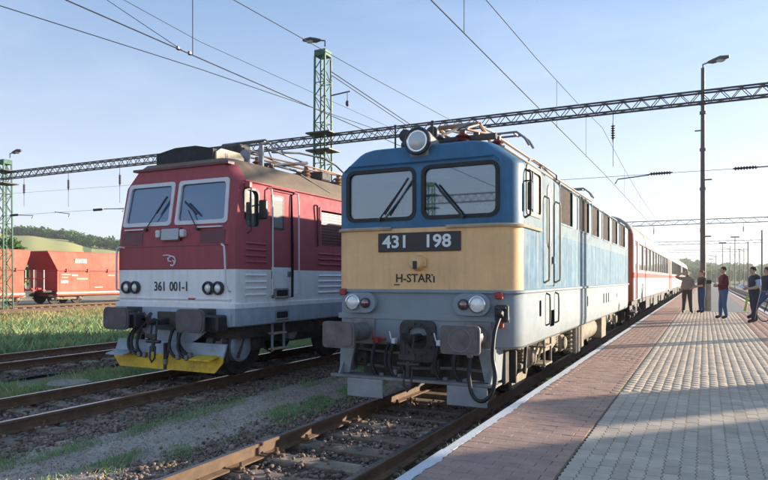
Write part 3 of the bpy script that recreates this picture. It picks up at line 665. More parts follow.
for q in (-.62, .60):
    s_ = MB(); s_.bbox(q-.19, q+.19, YF+.52, YF+.66, 2.648, 2.92, .05); s_.bbox(q-.12, q+.12, YF+.54, YF+.64, 2.93, 3.08, .04); s_.build('cab_seat', 'seatcloth', L1)
    MB().bbox(q-.48, q+.48, YF+.10, YF+.13, 3.18, 3.32, .01).build('sun_visor', 'cream', L1); MB().bbox(q-.44, q+.44, YF+.12, YF+.36, 2.648, 2.70, .01).build('driver_desk', 'seatcloth', L1)
MB().bbox(.22, .42, YF+.2, YF+.3, 2.70, 2.78, .01).build('desk_papers', 'paper', L1); MB().bbox(.78, .95, YF+.18, YF+.3, 2.70, 2.80, .02).build('desk_papers', 'paper', L1)
for a, b in FW:
    w_ = MB().ring(rrect2(a-.035, b+.035, 2.61, 3.37, .13), rrect2(a+.018, b-.018, 2.663, 3.317, .085), 'y', YF-.014, YF+.03).build('window_gasket', 'rubber', L1, 25)
    MB().prism(rrect2(a, b, 2.645, 3.335, .10), 'y', YF+.02, YF+.04).build('windscreen', 'glass431', w_, 0)
e_ = MB(); e_.tube([(-1.18, YF-.01, 3.36), (-1.10, YF-.025, 3.43), (1.10, YF-.025, 3.43), (1.18, YF-.01, 3.36)], .014, 5); e_.build('rain_strip', 'blue', L1)
wiper(L1, (-.60, 2.63), (-.16, 3.14), ((-.50, 2.70), (-.13, 3.20)), YF-.05); wiper(L1, (.66, 2.63), (.34, 3.0), ((.64, 2.66), (.27, 3.10)), YF-.05)
# waist trim that wraps round the corners, in two lengths
def wrap(x0, x1, z, o, side_to=None):
    P = [(x, y, z) for x, y, _ in outline(1.4+o, YF-o, YR+o, .34+o, 0, n=10)]
    P = [q for q in P if q[1] < YF+.36]; P.sort(key=lambda q: q[0]); P = [q for q in P if x0 <= q[0] <= x1]
    if x0 > -1.3: P = [(x0, YF-o, z)]+P
    if x1 < 1.3: P = P+[(x1, YF-o, z)]
    if side_to: P = P+[(1.4+o, side_to, z)]
    return P
for a, b, sd in ((-1.5, -.42, None), (.42, 1.5, 9.6)):
    t_ = MB(); pth = wrap(a, b, 2.50, .018, sd); t_.tube(pth, .026, 6); t_.build('waist_trim', 'trim', L1)
# ledge and grey skirt
MB().loft([outline(1.405, YF-.005, YR+.005, .345, 1.585), outline(1.44, YF-.04, YR+.04, .37, 1.59), outline(1.44, YF-.04, YR+.04, .37, 1.625), outline(1.405, YF-.005, YR+.005, .345, 1.632)]).build('ledge', 'skirt', L1, 30)
sk = MB().loft([outline(1.36, YF+.05, YR-.05, .36, .83), outline(1.395, YF+.015, YR-.015, .37, .87), outline(1.405, YF+.002, YR-.002, .37, 1.0), outline(1.405, YF+.002, YR-.002, .37, 1.587)]).build('skirt', ['skirt', 'rubber'], L1, 30)
cut = MB()
for a, b, c, d in ((9.55, 9.68, 1.22, 1.46), (10.28, 10.62, 1.02, 1.28), (13.9, 14.02, 1.2, 1.42), (16.3, 16.45, 1.18, 1.42), (16.75, 16.9, 1.18, 1.42), (17.15, 17.3, 1.18, 1.42), (18.9, 19.0, 1.25, 1.38)):
    cut.prism(rrect2(a, b, c, d, .03, 3), 'x', 1.33, 1.6)
boolean(sk, cut, 1)
r_ = MB(); r_.bbox(-1.30, 1.30, YF-.012, YF+.006, 1.20, 1.28, .005); r_.build('skirt_rib', 'skirt', L1)
# side door, cab window, grilles
d_ = MB().bbox(1.372, 1.388, 9.99, 10.65, 1.67, 3.39, .004).build('door', 'blue_pale', L1)
MB().ring(rrect2(10.14, 10.50, 2.25, 3.28, .15), rrect2(10.17, 10.47, 2.28, 3.25, .13), 'x', 1.386, 1.398).build('window_gasket', 'rubber', d_)
MB().prism(rrect2(10.155, 10.485, 2.265, 3.265, .14), 'x', 1.387, 1.393).build('door_window', 'slimpane', d_)
MB().bbox(1.388, 1.43, 10.52, 10.56, 2.02, 2.14, .008).build('door_handle', 'steel', d_)
w_ = MB().ring(rrect2(8.77, 9.69, 2.67, 3.37, .09), rrect2(8.83, 9.63, 2.73, 3.31, .06), 'x', 1.37, 1.412).build('window_gasket', 'rubber', L1)
MB().prism(rrect2(8.81, 9.65, 2.71, 3.33, .06), 'x', 1.375, 1.385).build('cab_side_window', 'glassside', w_)
MB().bbox(1.386, 1.40, 9.18, 9.24, 2.73, 3.31, .004).build('window_bar', 'blue_pale', w_)
MB().bbox(1.386, 1.392, 9.24, 9.56, 2.76, 3.28, .002).build('sun_blind', 'cream', w_)
g_ = MB(); g_.tube([(1.43, 8.80, 3.41), (1.445, 9.0, 3.46), (1.44, 9.9, 3.47), (1.44, 10.6, 3.47), (1.43, 10.68, 3.40)], .013, 5); g_.build('rain_gutter', 'rubber', L1)
for y in (8.72, 9.91, 10.73):
    a, b = (2.62, 3.28) if y < 9 else (1.72, 3.05)
    h = MB(); h.tube([(1.40, y, a), (1.47, y, a+.04), (1.475, y, a+.1), (1.475, y, b-.1), (1.47, y, b-.04), (1.40, y, b)], .016, 7); h.build('handrail', 'trim' if y > 9 else 'black', L1)
for y in (10.02, 10.68):
    h = MB(); h.tube([(1.40, y, 1.06), (1.46, y, 1.09), (1.465, y, 1.2), (1.465, y, 1.45), (1.46, y, 1.53), (1.40, y, 1.56)], .014, 6); h.build('handrail', 'black', L1)
m_ = MB(); m_.bbox(1.44, 1.50, 8.68, 8.74, 2.72, 3.10, .01); m_.tube([(1.40, 8.72, 3.12), (1.50, 8.72, 3.12)], .012, 5); m_.build('mirror', 'black', L1)
for a, b in GR:
    g = MB().box(1.36, 1.366, a+.01, b-.01, 2.745, 3.38).build('vent_grille', 'ventbrown', L1, 0)
    s = MB()
    for i in range(1, 24): y = a+(b-a)*i/24; s.box(1.366, 1.371, y-.008, y+.008, 2.75, 3.375)
    s.build('vent_bars', 'ventbrown', g, 0)
    f = MB().ring(rrect2(a-.03, b+.03, 2.705, 3.42, .06), rrect2(a, b, 2.735, 3.39, .05), 'x', 1.39, 1.409); f.build('vent_frame', 'blue_pale', g)
for a, b in SL:
    MB().prism(rrect2(a+.01, b-.01, 2.73, 3.35, .09), 'x', 1.37, 1.384).build('slim_window', 'slimpane', L1)
for y0, y1, z, hh in ((11.35, 12.35, 1.45, .085), (11.5, 12.15, 1.27, .12), (16.4, 16.9, 1.50, .06)):
    t_ = MB(); y = y0
    while y < y1:
        k_ = random.uniform(.035, .07); t_.box(1.4055, 1.4085, y, y+k_, z-hh/2*random.uniform(.7, 1), z+hh/2); y += k_+random.uniform(.02, .05)
    t_.build('side_lettering', 'platewhite', L1, 0)['kind'] = 'stuff'
for y in (12.9, 17.7, 21.4):
    p_ = MB().bbox(1.398, 1.404, y-.008, y+.008, 1.66, 2.68, .002).build('panel_seam', 'rubber', L1)
# number plate, lettering, horn, lamps
pl = MB().bbox(-.63, .63, YF-.022, YF-.002, 2.165, 2.435, .006).build('number_board', 'platedark', L1)
text('number_digits', '431', .245, 'platewhite', pl, (-.35, YF-.025, 2.30), (R(90), 0, 0), 1.12, offs=.006)
text('number_digits', '198', .245, 'platewhite', pl, (.29, YF-.025, 2.30), (R(90), 0, 0), 1.12, offs=.006)
lt = text('name_lettering', 'H-STAR', .165, 'darktext', L1, (-.08, YF-.004, 1.785), (R(90), 0, 0), 1.0, offs=.0025)
l2 = MB(); l2.box(.222, .243, YF-.006, YF-.002, 1.73, 1.82); l2.box(.195, .216, YF-.006, YF-.002, 1.825, 1.845); l2.box(-.385, -.295, YF-.006, YF-.002, 1.69, 1.705); l2.build('name_lettering', 'darktext', L1, 0)
h_ = MB().lathe([(.115, 0), (.115, .03), (.10, .06), (.095, .11), (.08, .13), (.0, .135)], (0, YF, 2.005), (0, -1, 0), 22).build('front_socket', 'beige', L1)
k = MB(); k.bbox(-.03, .03, YF-.15, YF-.12, 1.92, 2.03, .008); k.build('socket_latch', 'black', h_); k = MB(); k.bbox(.075, .125, YF-.06, YF, 1.95, 2.07, .01); k.build('socket_hinge', 'beige', h_)
for s, xr, xw in ((-1, -.79, -.995), (1, .70, .895)):
    a, b = (-1.16, -.64) if s < 0 else (.55, 1.06)
    lp = MB().prism(rrect2(a, b, 1.29, 1.585, .147, 8), 'y', YF-.10, YF+.01).build('lamp_housing', 'skirt', L1, 30)
    MB().lathe([(.115, 0), (.118, .03), (.10, .04), (.098, .02)], (xw, YF-.10, 1.44), (0, -1, 0), 24).build('lamp_ring', 'chrome', lp)
    MB().lathe([(.098, .02), (.07, .045), (.03, .055), (0, .056)], (xw, YF-.10, 1.44), (0, -1, 0), 24).build('head_lamp', 'lampwhite', lp, 60)
    MB().lathe([(.075, 0), (.075, .025), (.058, .03)], (xr, YF-.10, 1.435), (0, -1, 0), 20).build('lamp_ring', 'black', lp)
    MB().lathe([(.058, .025), (.045, .05), (.02, .06), (0, .06)], (xr, YF-.10, 1.435), (0, -1, 0), 20).build('tail_lamp', 'redlens', lp, 60)
for x, z in ((-1.2, 1.59), (1.17, 1.56), (1.18, 1.18)):
    b = MB().bbox(x-.05, x+.05, YF-.075, YF, z-.05, z+.05, .015).build('red_cap', 'redpaint', L1)
b = MB(); b.bbox(1.12, 1.30, YF-.09, YF, 1.22, 1.44, .02); b.cyl((1.21, YF-.16, 1.30), (1.21, YF-.05, 1.38), .05, n=10); b.bbox(1.14, 1.28, YF-.12, YF-.02, 1.38, 1.42, .01); b.build('jumper_socket', 'black', L1)
hose(L1, [(1.21, YF-.12, 1.30), (1.19, YF-.30, 1.10), (1.20, YF-.42, .80), (1.25, YF-.47, .55), (1.20, YF-.50, .33), (1.08, YF-.52, .24), (.96, YF-.50, .31), (.90, YF-.46, .52), (.89, YF-.38, .80)], .026)
# buffers, coupling, hoses, guard plates
buffer(L1, -.875, 1.02, YF+.02, 7.56, .50, .36, 'bufferface', 'steel', box=False); buffer(L1, .875, 1.02, YF+.02, 7.56, .52, .36, 'bufferface', 'steel', box=False)
MB().tube([(.875+.145*math.cos(2*math.pi*i/28), 7.552, 1.02+.145*math.sin(2*math.pi*i/28)) for i in range(28)], .008, 5, closed=True).build('grease_ring', 'steel', L1)
hb_ = MB(); hb_.ring(rrect2(-.27, .27, .62, 1.20, .10), rrect2(-.14, .14, .80, 1.10, .09), 'y', YF-.05, YF+.02)
for q in range(14):
    a = q/14*2*math.pi; hb_.cyl((.225*math.cos(a), YF-.05, .93+.225*math.sin(a)), (.225*math.cos(a), YF-.075, .93+.225*math.sin(a)), .02, n=6)
hb_.build('draw_plate', 'under', L1); MB().box(-.16, .16, YF+.003, YF+.008, .78, 1.12).build('draw_pocket', 'rubber', L1, 0)
hook(L1, 0, .96, YF-.02)
for x, c in ((-.62, 'redpaint'), (-.34, 'platewhite'), (.34, 'platewhite'), (.62, None)):
    hose(L1, [(x, YF-.08, .88), (x-.01, YF-.16, .78), (x-.03, YF-.17, .58), (x+.03, YF-.16, .42), (x+.12, YF-.13, .40)], .028, c)
hose(L1, [(-.46, YF-.02, .85), (-.47, YF-.12, .66), (-.42, YF-.14, .5), (-.30, YF-.12, .46)], .022)
MB().bbox(-.72, -.50, YF-.05, YF-.01, .90, .94, .01).build('cock_bar', 'redpaint', L1)
for x, z, w_, h in ((-.95, .60, .16, .20), (-.25, .50, .14, .16), (.22, .55, .12, .22), (.52, .66, .10, .14), (.98, .62, .14, .18)):
    t = MB(); t.bbox(x-w_/2, x+w_/2, YF+.05, YF+.25, z-h/2, z+h/2, .015); t.cyl((x, YF+.05, z), (x, YF-.02, z), .035, n=8); t.build('brake_valve', 'under', L1)
for z in (.52, .74): t = MB(); t.tube([(-1.0, YF+.12, z), (-.4, YF+.10, z-.03), (.5, YF+.12, z+.02), (1.0, YF+.12, z)], .022, 6); t.build('brake_pipe', 'steel', L1)
g_ = MB(); g_.bbox(-1.22, 1.22, 7.92, 8.02, .385, .425, .006); g_.bbox(-1.2, 1.2, 8.02, 8.3, .38, .41, .006); gb = g_.build('guard_beam', 'steel', L1)
MB().bbox(-1.12, 1.12, 8.72, 8.95, .30, .84, .03).build('bogie_end_beam', 'under', L1); MB().bbox(-1.0, 1.0, 8.95, 9.3, .42, .84, .03).build('traction_gear', 'under', L1)
for s in (-1, 1):
    b = MB(); b.prism([(s*1.18, .42), (s*1.02, .42), (s*.92, .86), (s*1.16, .86)], 'y', 8.12, 8.16); b.prism([(8.0, .42), (8.5, .42), (8.6, .86), (8.3, .86)], 'x', s*1.12-.015, s*1.12+.015); b.build('guard_bracket', 'skirt', L1)
MB().bbox(-.93, -.37, 7.905, 7.93, .13, .385, .008).build('guard_plate', 'greyplate', L1); MB().bbox(.57, 1.12, 7.905, 7.93, .13, .385, .008).build('guard_plate', 'greyplate', L1)
MB().box(-1.3, 1.3, 8.6, 22.0, .86, 1.2).build('underframe', 'under', L1, 0)
bogie(L1, 0, 11.25, 2.5, .56); bogie(L1, 0, 19.2, 2.5, .56)
b = MB(); b.bbox(1.08, 1.34, 12.95, 13.45, .30, .98, .02); b.build('sand_box', 'dusty', L1)
MB().tube(helix((1.2, 12.75, .35), .09, .5, 6, 10), .02, 6).build('coil_spring', 'dusty', L1)
t = MB(); t.cyl((1.0, 14.2, .60), (1.0, 16.3, .60), .26, n=18); t.sphere((1.0, 14.2, .60), (.26, .12, .26), 18, 8); t.sphere((1.0, 16.3, .60), (.26, .12, .26), 18, 8); t.build('air_tank', 'dusty', L1)
for q in ((16.6, 17.4, .30), (13.6, 14.0, .35)): MB().bbox(.7, 1.32, q[0], q[1], q[2], .95, .02).build('equipment_box', 'dusty', L1)
for y in (10.15, 10.5):
    t = MB(); t.tube([(1.30, y, .9), (1.20, y-.25, .45)], .02, 6); t.build('sand_pipe', 'dusty', L1)
st = MB(); st.bbox(1.10, 1.38, 10.08, 10.58, .42, .45, .006); st.bbox(1.10, 1.38, 10.08, 10.58, .70, .73, .006)
for y in (10.09, 10.57): st.bbox(1.34, 1.37, y-.015, y+.015, .40, .9, .004)
st.build('door_steps', 'dusty', L1)
gd = MB(); gd.prism([(9.55, .10), (10.35, .16), (10.55, .36), (10.3, .40), (9.75, .28), (9.5, .22)], 'x', .95, 1.0); gd.build('wheel_guard', 'dusty', L1)
# roof
hl = MB().lathe([(.195, 0), (.20, .03), (.186, .05), (.168, .05), (.164, .02)], (.0, YF-.02, 3.71), (0, -1, 0), 30).build('roof_lamp', 'black', L1)
t = MB(); t.lathe([(.18, 0), (.19, -.10), (.18, -.30), (.155, -.42), (0, -.44)], (0, YF-.02, 3.71), (0, -1, 0), 26); t.bbox(-.14, .14, YF+.0, YF+.4, 3.5, 3.62, .02); t.build('lamp_drum', 'roofgrey', hl)
MB().lathe([(.168, .03), (.159, .05), (.146, .04)], (0, YF-.02, 3.71), (0, -1, 0), 30).build('lamp_ring', 'chrome', hl)
MB().lathe([(.150, .028), (.11, .055), (.06, .07), (0, .073)], (0, YF-.02, 3.71), (0, -1, 0), 30).build('lamp_lens', 'lens', hl, 60)
MB().lathe([(.155, .0), (.09, -.06), (.03, -.08), (0, -.08)], (0, YF-.05, 3.71), (0, -1, 0), 24).build('reflector', 'chrome', hl, 60)
for x in (-.30, .12):
    t = MB(); t.lathe([(.09, 0), (.10, -.05), (.04, -.12), (.035, -.4), (0, -.4)], (x, YF+.18, 3.86), (0, -1, 0), 16); t.tube([(x, YF+.3, 3.6), (x, YF+.3, 3.86)], .02, 6); t.build('air_horn', 'black', L1)
for x in (-.42, .16):
    t = MB(); t.cyl((x, YF+.12, 3.60), (x, YF+.12, 4.0), .014, n=6); t.cyl((x, YF+.12, 3.98), (x, YF+.12, 4.01), .024, n=6); t.build('roof_stanchion', 'black', L1)
t = MB(); t.bbox(-.98, .98, YF+.9, YR-.9, 3.70, 3.74, .01); t.build('roof_walkway', 'roofgrey', L1)
for i, (x, y) in enumerate(((.42, 8.95), (.55, 9.2), (.75, 9.6), (-.7, 9.4), (-.2, 9.1), (.7, 12.6), (-.6, 12.8))):
    t = MB(); t.lathe([(.06, 0), (.12, .03), (.06, .07), (.12, .10), (.06, .14), (.11, .17), (.05, .21), (.05, .26), (0, .26)], (x, y, 3.70), (0, 0, 1), 14); t.build('insulator', 'insul', L1)
t = MB(); t.tube([(.45, 9.0, 3.98), (.72, 9.6, 3.98), (.74, 12.5, 3.98), (.72, 14, 3.95), (.75, 18.8, 3.95)], .022, 6); t.build('roof_busbar', 'copper', L1)
t = MB(); t.bbox(-.7, -.1, 9.2, 9.9, 3.72, 3.92, .03); t.bbox(.05, .38, 9.3, 9.8, 3.72, 3.88, .03); t.cyl((-.6, 9.05, 3.85), (.9, 9.05, 3.85), .05, n=10); t.build('roof_equipment', 'under', L1)
for y in (13.2, 15.0, 16.8):
    t = MB(); t.bbox(-.8, .8, y, y+1.4, 3.71, 3.84, .03); t.build('roof_hatch', 'roofgrey', L1)
pantograph(L1, 0, 10.9, 3.74, -1, 4.40); pantograph(L1, 0, 19.6, 3.74, 1, 4.28)
t = MB(); t.tube([(.35, 9.9, 4.25), (.42, 9.2, 4.05), (.5, 8.9, 3.95)], .02, 6); t.tube([(-.3, 9.0, 3.8), (.2, 9.9, 4.3)], .022, 6); t.build('pantograph_rod', 'steel', L1)
# ------------------------------------------------------------------ red and white locomotive
XC = -5.0; YA = 8.66; YB2 = 24.6
L2 = tag(empty('electric_locomotive', (XC, YA, 0)), 'dark red and white electric locomotive numbered 361 001-1 with yellow plough', 'locomotive')
def chamf(hw, y0, y1, cx, cy, z):            # plan with cut corners
    return [(XC-hw+cx, y0, z), (XC+hw-cx, y0, z), (XC+hw-cx*.35, y0+cy*.35, z), (XC+hw, y0+cy, z), (XC+hw, y1-cy, z), (XC+hw-cx, y1, z), (XC-hw+cx, y1, z), (XC-hw, y1-cy, z), (XC-hw, y0+cy, z), (XC-hw+cx*.35, y0+cy*.35, z)]
lv = [(1.44, 0, .14, .20, 1.27), (1.445, 0, .14, .20, 1.30), (1.45, -.01, .14, .20, 1.945), (1.45, -.005, .14, .20, 2.36), (1.44, .02, .15, .2, 2.68), (1.412, .155, .15, .2, 3.48), (1.40, .16, .15, .2, 3.515), (1.17, .21, .14, .2, 3.80), (1.13, .22, .14, .2, 3.84), (1.05, .30, .14, .2, 3.93), (.6, .6, .12, .2, 3.97)]
def front2(z): return YA+float(np.interp(z, [l[4] for l in lv], [l[1] for l in lv]))
def mf2(i, c):
    if c[2] > 90: return 2
    if i < 2: return 1
    if i >= 6 and YA+.45 < c[1] < YB2-.45 or i >= 8: return 2
    return 0
rings = [chamf(h, YA+y, YB2-y, cx, cy, z) for h, y, cx, cy, z in lv]
# on the long sides the roof slope starts lower, at the cant rail
body2 = MB().loft(rings, mf=mf2).build('body', ['red361', 'white361', 'tan361', 'rubber', 'red361dk'], L2, 25)
cut = MB()
WIN = ((XC-1.19, XC-.06), (XC+.06, XC+1.19))
def slant(poly2, off): return [(x, front2(z)+off, z) for x, z in poly2]
def slab(mb, poly2, o0, o1, mi=0):
    a = slant(poly2, o0); b = slant(poly2, o1); n = len(a)
    return mb.add(a+b, [(i, (i+1) % n, n+(i+1) % n, n+i) for i in range(n)]+[tuple(range(n))[::-1], tuple(range(n, 2*n))], mi)
def winpoly(a, b, g=0.): 
    s = .05 if a < XC-.5 else 0; s2 = .05 if b > XC+.5 else 0
    P = rrect2(0, 1, 2.76+g, 3.54-g, .07)
    return [((a+g+(-(3.54-z)*s/.78+0)) + ((b-g+(3.54-z)*s2/.78)-(a+g-(3.54-z)*s/.78))*t, z) for t, z in [(q[0], q[1]) for q in rrect2(0, 1, 2.76+g, 3.54-g, .06)]]
for a, b in WIN: slab(cut, winpoly(a, b, .04), -.2, .04)
cut.prism(rrect2(8.95, 9.33, 2.70, 3.36, .10), 'x', XC+1.36, XC+1.7)
cut.prism(rrect2(9.68, 10.40, 1.42, 3.42, .03), 'x', XC+1.37, XC+1.7)
for y0 in (11.38, 13.0, 14.6, 16.2): cut.prism(rrect2(y0, y0+1.2, 2.44, 3.24, .03), 'x', XC+1.35, XC+1.7)
boolean(body2, cut, 3)
for a, b in WIN:
    f = MB(); po = winpoly(a, b, -.015); pi = winpoly(a, b, .055); A = slant(po, -.02); B = slant(pi, -.02); C_ = slant(po, .012); D = slant(pi, .035); n = len(A)
    f.add(A+B+C_+D, [q for i in range(n) for j in [(i+1) % n] for q in ((i, j, n+j, n+i), (i, 2*n+i, 2*n+j, j), (n+i, n+j, 3*n+j, 3*n+i), (2*n+i, 3*n+i, 3*n+j, 2*n+j))])
    wf = f.build('window_frame', 'framewhite', L2, 25)
    slab(MB(), winpoly(a, b, .045), .018, .03).build('windscreen', 'glass361', wf, 0)
def wip2(pv, tp, b0, b1):
    w_ = MB(); P = lambda q, o: (q[0], front2(q[1])+o, q[1])
    w_.tube([P(pv, -.05), P(tp, -.06)], .010, 6); w_.tube([P(b0, -.045), P(b1, -.045)], .02, 5); w_.cyl(P(pv, .02), P(pv, -.07), .028, n=8); w_.build('wiper', 'black', L2)
wip2((XC-.62, 2.68), (XC-.22, 3.2), (XC-.40, 2.98), (XC-.18, 3.28)); wip2((XC+.62, 2.66), (XC+.38, 3.0), (XC+.58, 2.92), (XC+.27, 3.16))
lip = MB(); lip.loft([[(XC-1.15, YA+.17, 3.80), (XC-1.15, YA+.34, 3.80), (XC-1.15, YA+.34, 3.85), (XC-1.15, YA+.17, 3.845)], [(XC+1.15, YA+.17, 3.80), (XC+1.15, YA+.34, 3.80), (XC+1.15, YA+.34, 3.85), (XC+1.15, YA+.17, 3.845)]]); lip.build('roof_lip', 'red361dk', L2)
g_ = MB(); g_.tube([(XC+1.43, YA+.28, 3.50), (XC+1.43, YB2-.3, 3.50)], .018, 5); g_.build('rain_gutter', 'red361', L2)
g_ = MB(); g_.tube([(XC+1.07, 11.2, 3.95), (XC+1.17, 11.55, 3.81), (XC+1.3, 12.0, 3.65)], .014, 5); g_.build('roof_cable', 'black', L2)
# front fittings
for s in (-1, 1):
    for dx in (.88, 1.10):
        lp = MB().lathe([(.115, 0), (.12, .05), (.105, .075), (.085, .075), (.08, .03)], (XC+s*dx, YA, 1.62), (0, -1, 0), 24).build('lamp_ring', 'black', L2)
        MB().lathe([(.088, .03), (.06, .055), (.03, .065), (0, .066)], (XC+s*dx, YA, 1.62), (0, -1, 0), 24).build('head_lamp', 'lampwhite', lp, 60)
    h = MB(); x = XC+s*1.28; h.tube([(x-s*.10, YA+.0, 2.36), (x-s*.06, YA-.08, 2.37), (x, YA-.09, 2.34), (x+s*.015, YA-.09, 2.2), (x+s*.03, YA-.08, 1.7), (x+s*.06, YA-.05, 1.58), (x+s*.05, YA+.02, 1.56)], .018, 7); h.build('handrail', 'framewhite', L2)
    t = MB(); a, b = sorted((XC+s*.62, XC+s*1.16)); slab(t, [(a, 2.675), (b, 2.675), (b, 2.70), (a, 2.70)], -.05, .0); t.build('grab_bar', 'framewhite', L2)
    t = MB(); t.bbox(XC+s*.29-.05, XC+s*.29+.05, front2(2.6)-.09, front2(2.6)+.02, 2.52, 2.66, .02); t.build('marker_lamp', 'framewhite', L2)
t = MB(); slab(t, rrect2(XC-.24, XC+.24, 2.46, 2.70, .03), -.045, .02); bx = t.build('centre_lamp_box', 'red361dk', L2)
t = MB(); slab(t, rrect2(XC-.21, XC+.21, 2.48, 2.68, .02), -.06, -.04); t.build('lamp_glass', 'lensdark', bx)
for a, b in ((XC-1.25, XC-.72), (XC+.66, XC+1.22)):
    t = MB(); slab(t, [(a, 2.40), (b, 2.40), (b, 2.64), (a, 2.64)], -.006, .004); t.build('ribbed_panel', 'red361dk', L2)
text('number_digits', '361', .235, 'darktext', L2, (XC-.275, YA-.012, 1.635), (R(90), 0, 0), .84, offs=.003); text('number_digits', '001-1', .235, 'darktext', L2, (XC+.185, YA-.012, 1.635), (R(90), 0, 0), .84, offs=.003)
for z in (2.365, 1.955):
    t = MB(); slab(t, [(XC-1.30, z-.008), (XC+1.30, z-.008), (XC+1.30, z+.008), (XC-1.30, z+.008)], -.006, .006); t.build('panel_seam', 'red361dk', L2, 0)
lg = MB()
def arc(cx, cz, r, a0, a1, n=10): return [(cx+r*math.cos(R(a0+(a1-a0)*i/n)), YA-.017, cz+r*math.sin(R(a0+(a1-a0)*i/n))) for i in range(n+1)]
lg.tube(arc(XC+.02, 2.10, .085, -110, 160, 14), .014, 5); lg.tube([(XC-.19, YA-.016, 2.20), (XC-.08, YA-.016, 2.205), (XC+.02, YA-.017, 2.185)], .012, 5)
lg.tube([(XC-.075, YA-.017, 2.16), (XC-.06, YA-.017, 2.10), (XC+.01, YA-.017, 2.09)], .013, 5); lg.tube(arc(XC+.03, 2.06, .05, -150, 80, 8), .012, 5)
lg.build('emblem', 'framewhite', L2)
tr = MB(); tr.bbox(XC-1.36, XC+1.36, YA-.03, YA+.01, 1.405, 1.43, .005); tr.build('trim_strip', 'framewhite', L2); t = MB(); t.bbox(XC+.42, XC+.58, YA-.035, YA, 1.41, 1.44, .004); t.build('trim_latch', 'redpaint', L2)
# grey lower frame
MB().loft([chamf(1.44, YA-.03, YB2+.03, .12, .16, .95), chamf(1.47, YA-.04, YB2+.04, .12, .16, .97), chamf(1.47, YA-.04, YB2+.04, .12, .16, 1.265)]).build('lower_frame', 'grey361', L2, 25)
MB().loft([chamf(1.475, YA-.045, YB2+.045, .12, .16, 1.267), chamf(1.475, YA-.045, YB2+.045, .12, .16, 1.345), chamf(1.45, YA-.02, YB2+.02, .13, .18, 1.355)]).build('white_sill', 'white361', L2, 25)
t = MB(); t.prism([(XC-.95, .97), (XC+.95, .97), (XC+.6, .72), (XC+.3, .58), (XC-.3, .58), (XC-.6, .72)], 'y', YA+.02, YA+.06); t.build('buffer_beam', 'grey361', L2, 20)
t = MB(); t.bbox(XC-.30, XC+.26, YA-.055, YA-.03, .86, 1.19, .01); t.build('draw_plate', 'under', L2)
for s in (-1, 1):
    t = MB(); t.bbox(XC+s*.95-.40+(.0 if s > 0 else 0), XC+s*.95+.36, YA-.30, YA+.0, .88, 1.16, .03); t.build('buffer_housing', 'black', L2)
    buffer(L2, XC+s*.875, 1.07, YA-.02, 8.18, .62, .40, 'bufferface361', 'black', r=.09)
    t = MB(); t.bbox(XC+s*1.30-.09, XC+s*1.30+.09, YA-.05, YA-.038, 1.0, 1.18, .004); t.build('jack_plate', 'grey361', L2)
hook(L2, XC-.05, 1.02, YA-.05)
for x, c in ((-.62, 'yellow'), (-.48, 'redpaint'), (.30, None), (.50, None)):
    hose(L2, [(XC+x, YA-.08, 1.02), (XC+x-.05, YA-.22, .88), (XC+x-.08, YA-.28, .62), (XC+x+.03, YA-.30, .45), (XC+x+.16, YA-.30, .42)], .028, c)
hose(L2, [(XC-.8, YA-.05, .9), (XC-.86, YA-.18, .7), (XC-.78, YA-.24, .5), (XC-.62, YA-.26, .46)], .035); hose(L2, [(XC+.12, YA-.1, .95), (XC+.18, YA-.24, .6), (XC+.14, YA-.28, .32)], .022)
hose(L2, [(XC+.26, YA-.06, .9), (XC+.36, YA-.2, .66), (XC+.56, YA-.26, .5), (XC+.7, YA-.26, .46)], .035)
# plough
pg = MB(); q = .30
pg.add([(XC-1.28, YA-.05, .66), (XC+1.30, YA-.05, .66), (XC+1.30, YA-.14, .44), (XC-1.28, YA-.14, .44), (XC-1.28, YA-.01, .66), (XC+1.30, YA-.01, .66), (XC+1.30, YA-.10, .44), (XC-1.28, YA-.10, .44)], [(0, 1, 2, 3), (4, 7, 6, 5), (0, 4, 5, 1), (3, 2, 6, 7), (0, 3, 7, 4), (1, 5, 6, 2)])
plo = pg.build('plough_upper', 'grey361', L2, 0)
pg = MB(); f0 = [(XC-1.28, YA-.145, .44), (XC+1.30, YA-.145, .44), (XC+1.30, YA-.16, .34), (XC+1.14, YA-.17, .17), (XC-1.12, YA-.17, .17), (XC-1.28, YA-.16, .34)]
pg.add(f0+[(x, y+.03, z) for x, y, z in f0], [(0, 1, 2, 3, 4, 5), (11, 10, 9, 8, 7, 6)]+[(i, (i+1) % 6, 6+(i+1) % 6, 6+i) for i in range(6)]); pg.build('plough_blade', 'yellow', L2, 0)
t = MB(); t.box(XC+.0, XC+.05, YA-.20, YA-.10, .18, .64); t.build('plough_rib', 'black', L2)
for s in (-1, 1):
    t = MB(); x = XC+s*1.0; t.add([(x-.22, YA-.40, .42), (x+.22, YA-.40, .42), (x+.22, YA-.14, .47), (x-.22, YA-.14, .47), (x-.22, YA-.40, .40), (x+.22, YA-.40, .40), (x+.22, YA-.14, .45), (x-.22, YA-.14, .45)], [(0, 1, 2, 3), (7, 6, 5, 4), (0, 4, 5, 1), (2, 6, 7, 3), (0, 3, 7, 4), (1, 5, 6, 2)]); t.build('shunter_step', 'yellow' if s > 0 else 'grey361', L2, 0)
